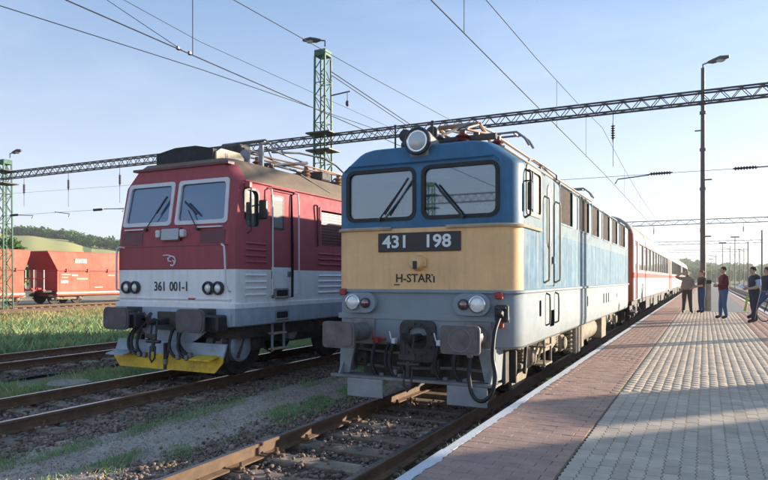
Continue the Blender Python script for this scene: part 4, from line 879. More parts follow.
# side: cab window, door, louvres, grilles, mirror, steps
SX = XC+1.45
def sx(z): return XC+float(np.interp(z, [l[4] for l in lv], [l[0] for l in lv]))
wf = MB().ring(rrect2(8.92, 9.36, 2.67, 3.39, .12), rrect2(8.965, 9.315, 2.715, 3.345, .09), 'x', XC+1.38, XC+1.435).build('window_gasket', 'rubber', L2)
MB().prism(rrect2(8.95, 9.33, 2.70, 3.36, .10), 'x', XC+1.37, XC+1.385).build('cab_side_window', 'glassside', wf)
MB().bbox(XC+1.385, XC+1.40, 9.14, 9.17, 2.72, 3.34, .003).build('window_bar', 'black', wf)
t = MB(); t.tube([(XC+1.42, 9.0, 3.42), (XC+1.52, 9.0, 3.40), (XC+1.52, 9.0, 2.62), (XC+1.44, 9.0, 2.58)], .012, 6); t.build('mirror_rod', 'black', L2)
t = MB(); t.bbox(XC+1.43, XC+1.53, 8.93, 9.03, 3.36, 3.48, .015); t.build('side_lamp', 'redpaint', L2)
t = MB(); t.bbox(XC+1.50, XC+1.66, 9.22, 9.30, 2.84, 3.18, .02); t.tube([(XC+1.42, 9.30, 2.95), (XC+1.55, 9.28, 2.95)], .014, 6); t.tube([(XC+1.42, 9.30, 3.1), (XC+1.55, 9.28, 3.1)], .014, 6); t.build('mirror', 'black', L2)
dr = MB(); dr.bbox(XC+1.378, XC+1.395, 9.69, 10.39, 2.0, 3.41, .004); d_ = dr.build('door', 'red361', L2)
MB().bbox(XC+1.378, XC+1.397, 9.69, 10.39, 1.43, 1.995, .004).build('door_lower_panel', 'white361', d_)
MB().ring(rrect2(9.74, 10.14, 2.70, 3.35, .03), rrect2(9.77, 10.11, 2.74, 3.31, .02), 'x', XC+1.393, XC+1.402).build('window_gasket', 'rubber', d_); MB().prism(rrect2(9.75, 10.13, 2.71, 3.34, .03), 'x', XC+1.394, XC+1.398).build('door_window', 'glassside', d_)
MB().bbox(XC+1.395, XC+1.42, 10.26, 10.36, 1.82, 1.92, .01).build('door_handle', 'steel', d_); MB().bbox(XC+1.396, XC+1.401, 9.73, 9.82, 1.78, 1.93, .002).build('green_sign', 'mastgreen', d_)
for y in (9.62, 10.47):
    h = MB(); h.tube([(XC+1.42, y, 3.44), (XC+1.50, y, 3.42), (XC+1.52, y, 3.2), (XC+1.53, y, 1.6), (XC+1.52, y, 1.50), (XC+1.44, y, 1.48)], .016, 7); h.build('handrail', 'framewhite', L2)
h = MB(); h.tube([(XC+1.41, 9.60, 3.45), (XC+1.46, 9.7, 3.47), (XC+1.46, 10.4, 3.47), (XC+1.41, 10.5, 3.45)], .016, 5); h.build('rain_gutter', 'red361', L2)
for y0, y1 in ((8.93, 9.52), (11.28, 12.6), (12.8, 14.2), (14.4, 15.8), (16.2, 17.4)):
    zs = [(2.42-.108*i, 'red361') for i in range(4)]+[(1.86-.115*i, 'white361') for i in range(4)]
    for z, mm in zs:
        if mm == 'red361' and y0 > 10 and z > 2.40: continue
        t = MB(); a = sx(z); t.add([(a-.01, y0, z+.02), (a-.01, y1, z+.02), (a+.028, y1-.01, z-.02), (a+.028, y0+.01, z-.02), (a-.01, y0, z-.035), (a-.01, y1, z-.035)], [(0, 1, 2, 3), (3, 2, 5, 4), (0, 3, 4), (1, 5, 2), (0, 4, 5, 1)]); t.build('louvre', mm, L2, 0)
for y0 in (11.38, 13.0, 14.6, 16.2):
    g = MB().box(XC+1.352, XC+1.36, y0+.01, y0+1.19, 2.45, 3.23).build('side_grille', 'red361dk', L2, 0)
    MB().ring(rrect2(y0-.03, y0+1.23, 2.41, 3.27, .03), rrect2(y0+.03, y0+1.17, 2.47, 3.21, .02), 'x', XC+1.40, XC+1.45).build('grille_frame', 'red361', g)
    s = MB(); [s.box(XC+1.36, XC+1.375, y0+.03, y0+1.17, 2.47+.062*i, 2.49+.062*i) for i in range(12)]; s.build('grille_bars', 'red361dk', g, 0)
t = MB(); t.tube([(XC+1.43, 11.2, 3.29), (XC+1.47, 11.22, 3.28), (XC+1.47, 11.26, 2.45)], .022, 6); t.build('drain_pipe', 'red361dk', L2)
for z in (1.43, 1.02):
    t = MB(); t.ring(rrect2(9.76, 10.2, z-.02, z+.17, .04), rrect2(9.8, 10.16, z+.02, z+.14, .03), 'x', XC+1.43, XC+1.482); st = t.build('foot_hole', 'greyplate', L2)
    MB().box(XC+1.474, XC+1.478, 9.8, 10.16, z+.02, z+.14).build('hole_back', 'rubber', st, 0); MB().bbox(XC+1.45, XC+1.50, 9.77, 10.19, z-.005, z+.02, .004).build('tread', 'trim', st)
ld = MB()
for y in (9.80, 10.17): ld.bbox(XC+1.36, XC+1.40, y-.02, y+.02, .42, .97, .005)
ld = ld.build('ladder', 'greyplate', L2)
for z in (.45, .74): MB().bbox(XC+1.30, XC+1.44, 9.78, 10.19, z, z+.035, .005).build('rung', 'trim', ld)
t = MB(); t.lathe([(.27, 0), (.28, .04), (.24, .08), (.1, .10), (0, .10)], (XC+1.05, 9.25, .56), (1, 0, 0), 22); t.cyl((XC+.5, 9.25, .56), (XC+1.06, 9.25, .56), .27, n=22); t.build('sand_tank', 'grey361', L2)
t = MB(); t.lathe([(.15, 0), (.16, .03), (.12, .06), (.05, .08), (0, .08)], (XC+1.15, 10.75, .72), (1, 0, 0), 18); t.cyl((XC+.8, 10.75, .72), (XC+1.16, 10.75, .72), .15, n=18); t.build('axle_cap', 'grey361', L2)
t = MB(); t.sphere((XC+1.3, 11.6, .86), .07); t.build('filler_cap', 'redpaint', L2)
MB().box(XC-1.3, XC+1.3, YA+.3, YB2-.3, .72, .96).build('underframe', 'under', L2, 0)
bogie(L2, XC, 11.2, 3.2, .61, m='under', lit='under', hw=1.02); bogie(L2, XC, 21.6, 3.2, .61, m='under', lit='under', hw=1.02)
# roof: air-conditioning box, pantograph, insulators
ac = MB(); pr = [(XC-.72, 3.94), (XC-.72, 4.14), (XC-.25, 4.22), (XC+.25, 4.22), (XC+.66, 4.14), (XC+.66, 3.94)]
ac.loft([[(x, 9.0, z) for x, z in pr], [(x, 9.85, z) for x, z in pr]]); acb = ac.build('cooling_unit', 'acbox', L2, 20)
t = MB(); t.prism([(9.05, 3.95), (9.05, 4.08), (9.18, 4.16), (9.7, 4.16), (9.82, 4.08), (9.82, 3.95)], 'x', XC+.66, XC+.70); t.build('unit_side_panel', 'cream', acb); t = MB(); t.prism(rrect2(9.28, 9.36, 4.0, 4.10, .035), 'x', XC+.70, XC+.705); t.build('side_vent', 'black', acb)
for x, y in ((-.6, 10.4), (.5, 10.5), (.75, 11.9), (.2, 12.4), (.8, 13.2), (-.4, 13.4), (.9, 14.2), (.9, 15.2)):
    t = MB(); t.lathe([(.06, 0), (.11, .03), (.06, .07), (.11, .10), (.06, .14), (.11, .17), (.05, .21), (.05, .28), (0, .28)], (XC+x, y, 3.96), (0, 0, 1), 12); t.build('insulator', 'copper', L2)
t = MB(); t.cyl((XC+.75, 10.3, 3.95), (XC+.75, 10.3, 4.42), .05, n=10); t.build('roof_post', 'greyplate', L2)
t = MB(); t.lathe([(.02, 0), (.12, .05), (.14, .09), (0, .1)], (XC+.6, 10.05, 4.15), (0, -1, 0), 16); t.build('air_horn', 'greyplate', L2)
t = MB(); t.bbox(XC-.5, XC+.5, 9.95, 10.3, 3.98, 4.42, .04); t.build('roof_equipment', 'under', L2)
t = MB(); t.tube([(XC-.3, 10.3, 4.40), (XC+.4, 12.2, 4.28), (XC+.8, 13.2, 4.24), (XC+.9, 15.2, 4.24), (XC+.9, 17, 4.2)], .025, 6); t.tube([(XC+.2, 10.3, 4.35), (XC+.9, 12.0, 4.22), (XC+.9, 14.2, 4.24)], .02, 6); t.build('roof_busbar', 'copper', L2)
t = MB(); t.bbox(XC-.9, XC+.9, 12.3, 12.7, 4.0, 4.2, .03); t.bbox(XC-.5, XC+.9, 13.5, 14.1, 3.98, 4.16, .03); t.build('roof_switchgear', 'under', L2)
pantograph(L2, XC, 11.6, 3.97, 1, 4.58, lit='steel'); pantograph(L2, XC, 16.2, 3.97, 1, 4.5)
t = MB(); t.tube([(XC-.1, 11.8, 4.62), (XC+.1, 12.6, 4.72), (XC+.15, 13.6, 4.76), (XC+.2, 14.1, 4.66), (XC+.3, 14.6, 4.4)], .025, 6); t.build('pantograph_rod', 'black', L2)
# ------------------------------------------------------------------ coaches behind the blue locomotive
def coach(y0, label, L=26.0):
    c = tag(empty('passenger_coach', (0, 0, 0), world=False), label, 'coach', 'coaches behind the blue locomotive')
    lv = [(1.36, .98), (1.41, 1.02), (1.41, 1.80), (1.41, 1.99), (1.41, 3.05), (1.40, 3.3), (1.34, 3.5), (1.2, 3.72), (.95, 3.9), (.55, 4.03), (.15, 4.07)]
    def mfc(i, p):
        if p[2] > 90: return 3
        if p[1] < .03 and i < 6: return 2
        return 0 if i < 2 else 1 if i == 2 else 0 if i < 5 else 3
    b = MB().loft([outline(h, 0, L, min(.10, h*.6), z, n=3) for h, z in lv], mf=mfc).build('body', ['coachwhite', 'coachred', 'coachend', 'coachroof', 'rubber'], c, 30)
    cut = MB(); W = [(1.9+2.02*i, 1.9+2.02*i+1.72) for i in range(11)]
    for a, d in W: cut.box(1.37, 1.6, a, d, 2.08, 3.10)
    D = [(.35, 1.25), (L-1.25, L-.35)]
    for a, d in D: cut.box(1.35, 1.6, a, d, 1.04, 3.12)
    cut.box(-.45, .45, -.3, .05, 1.1, 3.05)
    boolean(b, cut, 4)
    for a, d in W:
        f = MB().ring([(a-.03, 2.05), (d+.03, 2.05), (d+.03, 3.13), (a-.03, 3.13)], [(a+.03, 2.11), (d-.03, 2.11), (d-.03, 3.07), (a+.03, 3.07)], 'x', 1.39, 1.418).build('window_frame', 'rubber', c, 0)
        MB().box(1.378, 1.386, a, d, 2.08, 3.10).build('pane', 'glasscoach', f, 0)
    for a, d in D:
        f = MB().bbox(1.36, 1.385, a+.01, d-.01, 1.05, 3.11, .005).build('door', 'coachred', c)
        MB().bbox(1.384, 1.39, a+.2, d-.2, 2.15, 2.95, .002).build('door_window', 'glasscoach', f)
        MB().bbox(1.2, 1.42, a, d, .55, .6, .01).build('step', 'under', c)
    g = MB(); g.ring([(-.62, 1.0), (.62, 1.0), (.62, 3.2), (-.62, 3.2)], [(-.46, 1.1), (.46, 1.1), (.46, 3.05), (-.46, 3.05)], 'y', -.38, .02); g.build('gangway', 'rubber', c, 0)
    MB().box(-.46, .46, -.02, .0, 1.1, 3.05).build('end_door', 'platedark', c, 0)
    for y in (3.3, L-3.3): bogie(c, 0, y, 2.5, .46, zf=.5, lit='under', spring=False, detail=False)
    u = MB()
    for a, d, z in ((6.2, 8.4, .45), (9, 10.2, .55), (11, 14, .4), (15, 16.2, .5), (17.2, 19.4, .45)): u.bbox(.75, 1.32, a, d, z, .98, .03)
    u.build('underfloor_box', 'under', c); MB().box(-1.3, 1.3, .3, L-.3, .82, 1.0).build('underframe', 'under', c, 0)
    for s in (-1, 1): buffer(c, s*.875, 1.05, .02, -.55, .5, .36, 'bufferface', 'black')
    t = MB()
    for y in (5, 9, 13, 17, 21): t.bbox(-.3, .3, y, y+.5, 4.04, 4.16, .03)
    t.build('roof_vent', 'coachroof', c); c.location = (0, y0, 0); return c
c1 = coach(23.9, 'white coach with red stripe coupled to the blue locomotive')
for i, y in enumerate((50.6, 77.3)):
    c = copy_tree(c1); c.location = (0, y, 0); c['label'] = ('second white coach with red stripe, coupled between two like it', 'last white coach of the train beside the platform')[i]

# ------------------------------------------------------------------ red hopper wagons
def wagon(loc, label):
    L = 11.9; w_ = tag(empty('hopper_wagon', (0, 0, 0), world=False), label, 'freight wagon', 'red hopper wagons in the freight yard')
    lv = [(1.30, 1.05, .52), (1.43, .95, .60), (1.43, .95, 1.12), (1.43, .95, 2.28), (1.47, .92, 2.31), (1.47, .92, 2.38), (1.45, .80, 2.62), (1.33, .46, 3.35), (1.24, .36, 3.62), (1.16, .40, 3.68)]
    b = MB().loft([outline(h, y, L-y, .03, z, n=2) for h, y, z in lv], mf=lambda i, p: 1 if (p[1] < 1.0 or p[1] > L-1.0 or p[2] > 90) else 0).build('hopper', ['wagonred', 'wagondark'], w_, 20)
    t = MB(); t.tube([(1.48, .95, 2.33), (1.48, L-.95, 2.33)], .03, 6); t.build('side_rail', 'wagondark', w_)
    for i in range(6): y = 1.6+i*1.74; t = MB(); t.bbox(1.46, 1.54, y, y+.12, 2.22, 2.46, .02); t.build('hinge', 'wagondark', w_)
    for i in range(4): y = 1.15+i*2.45; t = MB(); t.bbox(1.428, 1.44, y, y+2.25, .98, 2.2, .01); t.build('side_door', 'wagonred', w_)
    t = MB(); t.bbox(1.40, 1.46, .9, L-.9, .70, .82, .01); t.build('sill', 'wagonwhite', w_)
    t = MB(); t.bbox(-1.2, 1.2, .05, L-.05, .80, .95, .02); t.build('underframe', 'under', w_)
    for y in (.12, L-.12):
        for x in (-1.2, -.3, .35, 1.2):
            p_ = MB().bbox(x-.03, x+.03, y-.03, y+.03, .9, 2.35, .005); p_.build('end_post', 'wagonwhite', w_)
        t = MB(); t.bbox(-1.25, 1.25, y-.04, y+.04, 1.72, 1.80, .01); t.bbox(-1.25, 1.25, y-.12, y+.12, .93, 1.02, .01); t.build('end_rail', 'wagondark', w_)
        s = -1 if y < 1 else 1
        for x in (-.875, .875):
            q = MB(); q.cyl((x, y, 1.05), (x, y+s*.28, 1.05), .09, n=10); q.cyl((x, y+s*.28, 1.05), (x, y+s*.31, 1.05), .19, n=14); q.build('buffer', 'wagondark', w_)
    for y in (2.1, L-2.1): bogie(w_, 0, y, 1.8, .46, zf=.40, lit='dusty', m='dusty', hw=1.0, spring=False, detail=False)
    t = MB(); t.bbox(1.385, 1.41, 2.4, 3.35, 2.72, 3.18, .008); lgo = t.build('emblem_board', 'wagonwhite', w_); lgo.rotation_euler = (0, 0, 0)
    tx = text('emblem_letters', 'DB', .42, 'wagondark', w_, (1.412, 2.87, 2.95), (R(90), 0, R(90)))
    for y, z, a, h in ((1.3, 2.05, .7, .06), (1.3, 1.85, .5, .06), (2.1, 2.0, .5, .12), (2.5, 1.75, .9, .09), (1.25, 1.55, .55, .2), (5.2, 2.0, .6, .06), (4.0, 1.13, .7, .06), (7.6, 1.9, .9, .08)):
        t = MB(); t.box(1.44, 1.448, y, y+a, z-h/2, z+h/2); t.build('side_marking', 'wagonwhite', w_, 0)
    w_.location = loc; return w_
wg = wagon((-37.9, 28.75, 0), 'red hopper wagon with white letter board behind the red locomotive\'s nose')
w2 = copy_tree(wg); w2.location = (-37.9, 28.75-12.4, 0); w2['label'] = 'red hopper wagon in front of the leafy tree by the lattice mast'
for ch in list(w2.children):
    if ch.name.split('.')[0] in ('emblem_board', 'emblem_letters'): bpy.data.objects.remove(ch)
w3 = copy_tree(wg); w3.location = (-37.9, 28.75+12.4, 0); w3['label'] = 'red hopper wagon hidden behind the red and white locomotive'

# ------------------------------------------------------------------ gantries, masts, wires
def truss(p, x0, x1, y, z0, z1, m, pitch=.62, dy=.34):
    for yy in (y-dy/2, y+dy/2):
        for z in (z0, z1): MB().box(x0, x1, yy-.028, yy+.028, z-.028, z+.028).build('chord', m, p, 0)
    l_ = MB(); n = int((x1-x0)/pitch)
    for i in range(n):
        a = x0+(x1-x0)*i/n; b = x0+(x1-x0)*(i+1)/n; h = (a+b)/2
        for yy in (y-dy/2, y+dy/2): l_.tube([(a, yy, z0), (h, yy, z1)], .017, 4); l_.tube([(h, yy, z1), (b, yy, z0)], .017, 4)
        l_.tube([(a, y-dy/2, z1), (b, y+dy/2, z1)], .013, 4); l_.tube([(a, y+dy/2, z0), (b, y-dy/2, z0)], .013, 4)
    o = l_.build('lacing', m, p, 0); o['kind'] = 'stuff'
def lattice(p, x, y, z0, z1, w0, w1, m, pitch=.75):
    if x < -30: w0, w1 = .62, .5
    for sx_ in (-1, 1):
        for sy in (-1, 1):
            MB().tube([(x+sx_*w0/2, y+sy*w0/2, z0), (x+sx_*w1/2, y+sy*w1/2, z1)], .05, 4).build('mast_leg', m, p, 0)
    l_ = MB(); n = int((z1-z0)/pitch)
    for i in range(n):
        t0, t1 = i/n, (i+1)/n; a = w0+(w1-w0)*t0; b = w0+(w1-w0)*t1; za = z0+(z1-z0)*t0; zb = z0+(z1-z0)*t1; s = 1 if i % 2 else -1
        for sy in (-1, 1):
            l_.tube([(x-s*a/2, y+sy*a/2, za), (x+s*b/2, y+sy*b/2, zb)], .022, 4); l_.tube([(x+sy*a/2, y-s*a/2, za), (x+sy*b/2, y+s*b/2, zb)], .022, 4)
        if i % 3 == 0:
            for sy in (-1, 1): l_.tube([(x-a/2, y+sy*a/2, za), (x+a/2, y+sy*a/2, za)], .022, 4); l_.tube([(x+sy*a/2, y-a/2, za), (x+sy*a/2, y+a/2, za)], .022, 4)
    o = l_.build('mast_lacing', m, p, 0); o['kind'] = 'stuff'
def lamp_head(p, x, y, z, dx, dy, m='gantry'):
    t = MB(); t.tube([(x, y, z-.25), (x, y, z), (x+dx*.25, y+dy*.25, z+.05)], .035, 6); d = Vector((dx, dy, 0)).normalized()
    a = Vector((x, y, z+.05))+d*.2; b = a+d*.85+Vector((0, 0, .06)); t.tube([a, a+d*.2, a+d*.5+Vector((0, 0, .05)), b], [.05, .11, .13, .06], 8); lh = t.build('lamp_arm', m, p)
    u = MB(); u.sphere(tuple(a+d*.5+Vector((0, 0, -.04))), (.2, .12, .07), 10, 6); u.build('lamp_glass', 'lens', lh)
def gantry(y, x0, x1, zb, zt, masts, label, m='gantry', pitch=.62):
    g = tag(empty('catenary_gantry', (0, y, 0)), label, 'gantry', 'gantries over the tracks')
    truss(g, x0, x1, y, zb, zt, m, pitch)
    for (x, h, kind, mm) in masts:
        if kind == 'lattice':
            lattice(g, x, y, -.3, h, .66, .52, mm, .6)
            MB().bbox(x-.29, x+.29, y-.29, y+.29, h-.02, h+.26, .02).build('mast_cap', mm, g); MB().bbox(x-.62, x+.62, y-.5, y+.5, zb-.35, zb-.28, .01).build('bracket', m, g); MB().bbox(x-.62, x+.62, y-.5, y+.5, zt+.05, zt+.12, .01).build('bracket', m, g)
        else:
            MB().cyl((x, y-.22, -.3), (x, y-.22, h), .13, .10, 10).build('mast_leg', m, g); MB().cyl((x, y+.22, -.3), (x, y+.22, h), .13, .10, 10).build('mast_leg', m, g)
    return g
g1 = gantry(24.65, -35, 11.9, 7.82, 8.19, [(-11.76, 11.75, 'lattice', 'mastgreen'), (-34.4, 8.7, 'lattice', 'mastgreen'), (11.5, 8.9, 'pole', '')], 'long lattice gantry on a tall green mast crossing above both locomotives')
lamp_head(g1, -11.65, 24.65, 12.45, -1, -.25); lamp_head(g1, -33.9, 24.65, 9.3, 1, 0)
t = MB(); t.tube([(-11.3, 24.65, 9.95), (-10.35, 24.65, 10.02)], .03, 6); t.tube([(-10.5, 24.65, 10.0), (-10.5, 24.65, 9.6)], .015, 5); t.sphere((-10.5, 24.65, 9.5), (.08, .08, .14)); t.build('signal_arm', 'gantry', g1)
for y, lab in ((80, 'second lattice gantry across the platform behind the tall lamp post'), (127, 'third lattice gantry beyond the coaches'), (166, 'fourth lattice gantry far along the platform'), (205, 'farthest lattice gantry where the tracks meet')):
    gantry(y, -14, 12.6, 7.85, 8.35, [(-14, 9, 'pole', ''), (12.4, 9.2 if y < 100 else 10, 'pole', '')], lab, pitch=1.2)
gb = gantry(-30, -16, 14, 7.6, 8.2, [(-15.6, 9, 'lattice', 'mastgreen'), (13.6, 9, 'pole', '')], 'lattice gantry behind the photographer mirrored in the windscreens')
def insulator(x, y, z, label, axis=(0, 0, -1), L=.62, grp='hanging insulators'):
    i = tag(empty('insulator', (x, y, z)), label, 'insulator', grp); a = Vector(axis).normalized()
    pr = []
    for k in range(6): pr += [(.035, .10+k*.085), (.085, .125+k*.085), (.035, .155+k*.085)]
    MB().lathe([(.02, 0), (.02, .09)]+pr+[(.02, .66), (.02, .72), (0, .72)], (x, y, z), a, 10).build('discs', 'insdark', i)
    return i
for x, d in ((.62, .9), (-24.6, .9), (-28.7, .9), (-32.6, .7), (-5.2, .5), (-17.5, .9)):
    i = insulator(x, 24.65, 7.45, 'dark ribbed insulator hanging below the long gantry')
    MB().cyl((x, 24.65, 7.82), (x, 24.65, 7.44), .012, n=5).build('hanger', 'wire', i); MB().cyl((x, 24.65, 6.75), (x, 24.65, 6.75-d), .010, n=5).build('drop_rod', 'wire', i)
for x in (-1.6, 3.2, 7.4):
    i = insulator(x, 80, 7.5, 'small insulator hanging below the second gantry', grp='small hanging insulators'); MB().cyl((x, 80, 7.86), (x, 80, 7.48), .02, n=5).build('hanger', 'wire', i)
def wire(pts, label, cat='overhead wire', r=.008, name='overhead_wire', drops=None):
    o = MB(); o.tube(pts, r, 5); o = tag(o.build(name, 'wire', None, 60), label, cat)
    if drops:
        for a, b in drops: MB().cyl(a, b, .006, n=4).build('dropper', 'wire', o)
    return o
def sag(x, y0, y1, z, s, n=9, x1=None): return [(x+((x1-x) if x1 is not None else 0)*i/n, y0+(y1-y0)*i/n, z-s*4*(i/n)*(1-i/n)) for i in range(n+1)]
def cat(x, zc, zm, name):
    wire([(x-.1, -22, zc), (x+.12, 24.65, zc), (x-.15, 80, zc), (x+.1, 127, zc), (x, 205, zc)], 'thin contact wire above the '+name, name='contact_wire', r=.010)
    P = sag(x+.05, -22, 24.65, zm, .9)+sag(x+.05, 24.65, 80, zm, .9)[1:]+sag(x, 80, 127, zm, .8)[1:]+sag(x, 127, 205, zm, 1.)[1:]
    D = []
    for y in (4, 9.5, 16.5, 21, 32, 40, 50, 62, 74):
        k = [q for q in range(len(P)-1) if P[q][1] <= y <= P[q+1][1]][0]; t = (y-P[k][1])/(P[k+1][1]-P[k][1]); z = P[k][2]*(1-t)+P[k+1][2]*t
        D.append(((x+.05, y, z), (x+.05, y, zc)))
    wire(P, 'sagging carrier wire with droppers above the '+name, name='carrier_wire', drops=D)
cat(.2, 5.6, 7.3, 'blue locomotive\'s track'); cat(7.75, 5.6, 7.3, 'track beyond the platform')
wire([(-4.2, -22, 5.6), (-4.25, 24.65, 5.6), (-5, 80, 5.6), (-5, 205, 5.6)], 'thick contact wire above the red locomotive', name='contact_wire', r=.010)
wire(sag(-4.0, -22, 24.65, 7.25, .5)+sag(-4.0, 24.65, 80, 7.25, .6)[1:], 'carrier wire above the red locomotive', name='carrier_wire', r=.008)
wire([(-6.42, 8.46, 7.0), (-4.26, 8.15, 5.62)], 'slanting stay wire joining the contact wire above the red locomotive', r=.006)
wire([(-8.46, 7.72, 7.0), (-7.65, 12.28, 7.0), (-6.6, 24.65, 7.2)], 'thin wire running high to the left of the red locomotive', r=.010)
wire([(-5.6, 3, 7.0), (-6.35, 10.86, 7.0), (-6.6, 24.65, 7.3)], 'faint high wire between the red locomotive and the tall grass', r=.006)
wire(sag(-11.3, 24.65, 110, 11.0, 3.2, 12, -2.), 'pair of cables running from the green mast towards the coaches', 'cable', r=.022); wire(sag(-11.3, 24.65, 110, 10.85, 3.3, 12, -2.), 'lower cable of the pair running from the green mast', 'cable', r=.018)
for X, Y, Z in ((-4.25, 8.05, 5.62), (-4.25, 8.32, 5.62)):
    t = MB(); t.bbox(X-.02, X+.02, Y-.03, Y+.03, Z-.03, Z+.03, .006); tag(t.build('wire_clamp', 'insdark'), 'small dark clamp on the thick wire above the red locomotive', 'clamp', 'wire clamps')
wire([(-4.26, 8.4, 5.62), (-4.26, 8.4, 7.6)], 'vertical dropper above the red locomotive\'s contact wire', r=.008)
# cross-span wire with insulators and registration arms under the first gantry
wire([(-34.5, 24.65, 5.58), (11.4, 24.65, 5.46)], 'cross wire stretched between the masts under the long gantry', r=.008)
wire([(-34.5, 24.65, 6.9), (-12, 24.65, 6.6)], 'upper cross wire left of the green mast under the long gantry', r=.006)
for x, z, la in ((2.22, 5.49, 'above the coaches'), (4.84, 5.48, 'beside the tall lamp post'), (-26.3, 5.56, 'over the freight yard'), (-33.5, 5.58, 'beside the far lattice mast')):
    i = tag(empty('strain_insulator', (x, 24.65, z)), 'dark ribbed insulator strung on the cross wire '+la, 'insulator', 'cross wire insulators')
    pr = []
    for k in range(8): pr += [(.03, .05+k*.085), (.075, .085+k*.085), (.03, .12+k*.085)]
    MB().lathe([(.015, 0)]+pr+[(.015, .78), (0, .78)], (x-.39, 24.65, z), (1, 0, 0.005), 10).build('discs', 'insdark', i)
for x0, z0, x1, z1, la in ((1.85, 5.46, .69, 5.28, 'over the blue locomotive\'s train'), (5.2, 5.48, 6.6, 5.40, 'beyond the tall lamp post'), (-25.8, 5.58, -24.4, 5.42, 'left of the red locomotive'), (-29.85, 5.6, -28.7, 5.34, 'over the freight yard'), (-33.1, 5.56, -31.9, 5.38, 'beside the far lattice mast')):
    t = MB(); t.tube([(x0, 24.65, z0), (x1+.1, 24.65, z1+.1), (x1, 24.65, z1-.06)], .02, 6); tag(t.build('registration_arm', 'wire'), 'slanted dark registration arm '+la, 'registration arm', 'registration arms')
# tall platform lamp and the distant poles
lp = tag(empty('lamp_post', (3.54, 31.1, 0)), 'tall slim dark lamp post standing on the platform behind the couple', 'lamp post')
MB().cyl((3.54, 31.1, PZ), (3.54, 31.1, 10.9), .125, .075, 14).build('pole', 'pole', lp)
for z in (5.6, 7.3, 8.9, 9.3): MB().cyl((3.54, 31.1, z), (3.54, 31.1, z+.12), .135, n=12).build('collar', 'pole', lp)
for z, d in ((6.05, .22), (8.2, -.2), (3.6, .2)): MB().tube([(3.54, 31.1, z), (3.54+d*1.6, 31.1, z)], .03, 6).build('bracket', 'pole', lp)
lamp_head(lp, 3.54, 31.1, 11.05, 1, -.3, 'pole')
bn = tag(empty('concrete_post', (3.74, 31.3, PZ)), 'waist-high concrete post with dark cap beside the lamp post', 'post')
MB().bbox(3.62, 3.86, 31.2, 31.42, PZ, 1.55, .02).build('post_body', 'trim', bn); MB().bbox(3.6, 3.88, 31.18, 31.44, 1.55, 1.72, .02).build('post_cap', 'black', bn)
k = 0
for (u, Y, top) in ((716, 190, 8), (722.5, 150, 9), (730, 165, 9), (735, 130, 9), (744, 160, 8.4), (711, 240, 8)):
    a = math.atan((u-384)/642.68)-.4623; x = 3.592+Y*math.tan(a)
    q = tag(empty('distant_pole', (x, Y, 0)), 'thin distant pole beside the tracks beyond the people', 'pole', 'distant poles beyond the people'); MB().cyl((x, Y, -.3), (x, Y, top), .10, .07, 8).build('pole', 'pole', q)
    if k % 2: MB().bbox(x-.7, x+.7, Y-.1, Y+.1, top, top+.22, .04).build('lamp_head', 'pole', q)
    else: MB().tube([(x, Y, top-.6), (x-1.6, Y, top-.2)], .05, 6).build('bracket_arm', 'pole', q)
    k += 1

# ------------------------------------------------------------------ leafy tree by the freight yard
def tree(x, y, H, rad, label, nleaf, size=.22, seed=1):
    rs = random.Random(seed); t = tag(empty('leafy_tree', (x, y, GZ)), label, 'tree'); tr = MB()
    tr.tube([(x, y, GZ), (x+.05, y, GZ+H*.2), (x-.1, y+.1, GZ+H*.5), (x, y, GZ+H*.8)], [.2, .16, .11, .04], 8); C = []; Rd = []
    for i in range(22):
        a = rs.random()*6.28; z = GZ+H*rs.uniform(.3, .95); rr = rad*rs.uniform(.3, .95)*math.sin(math.pi*min(1, max(.12, (z-GZ)/H*1.02)))**.6; e = (x+rr*math.cos(a), y+rr*math.sin(a), z)
        tr.tube([(x, y, z-H*.18), ((x+e[0])/2, (y+e[1])/2, z-H*.05), e], [.06, .04, .015], 5); C.append(e); s = rad*rs.uniform(.26, .42); Rd.append((s, s, s*.75))
    tr.build('trunk', 'bark', t); V, F = leafquads(np.array(C), nleaf//22, size, np.array(Rd)); V = V-np.array([x, y, GZ]); raw('crown', V, F, 'leaf', t); return t
tree(-60.4, 42.2, 6.0, 2.3, 'leafy green tree behind the hopper wagon by the far lattice mast', 5200, seed=3)
tree(-61., 40.6, 5.2, 2.2, 'second leafy tree left of the far lattice mast', 4000, seed=5)

# ------------------------------------------------------------------ unseen chimney and building added to shade the foreground
def sunpt(n, t): return (n*math.cos(SUN_AZ)+t*math.sin(SUN_AZ), -n*math.sin(SUN_AZ)+t*math.cos(SUN_AZ))
x, y = sunpt(-2.95, 27); ch = tag(empty('shade_chimney', (x, y, GZ), world=False), 'unseen square brick chimney added to shade the platform', 'chimney')  # added out of view; height set so its shadow ends before the far rail
MB().loft([[(-s_, -s_, z), (s_, -s_, z), (s_, s_, z), (-s_, s_, z)] for s_, z in ((.62, 0), (.62, 1), (.58, 1.05), (.56, 4.3), (.62, 4.4), (.62, 4.6))]).build('stack', 'chimneybrick', ch, 0)
MB().bbox(-.66, .66, -.66, .66, 4.6, 4.75, .02).build('chimney_cap', 'concrete', ch); ch.rotation_euler = (0, 0, -SUN_AZ)
x, y = sunpt(4.4, 30); sb = tag(empty('shade_building', (x, y, GZ), world=False, rz=-SUN_AZ), 'unseen plastered building with tiled roof, added to shade the foreground', 'building')  # added out of view as a shade caster for platform and track
W2, D2, H2 = 6.35, 4.5, 7.6
bw = MB().box(-W2, W2, -D2, D2, 0, H2).build('wall', ['plaster', 'rubber'], sb, 0); cut = MB(); wins = [(-4.6+i*2.3, z) for i in range(5) for z in (1.2, 4.6)]
for a, z in wins: cut.box(a-.5, a+.5, -D2-.2, -D2+.15, z, z+1.7)
boolean(bw, cut, 1)
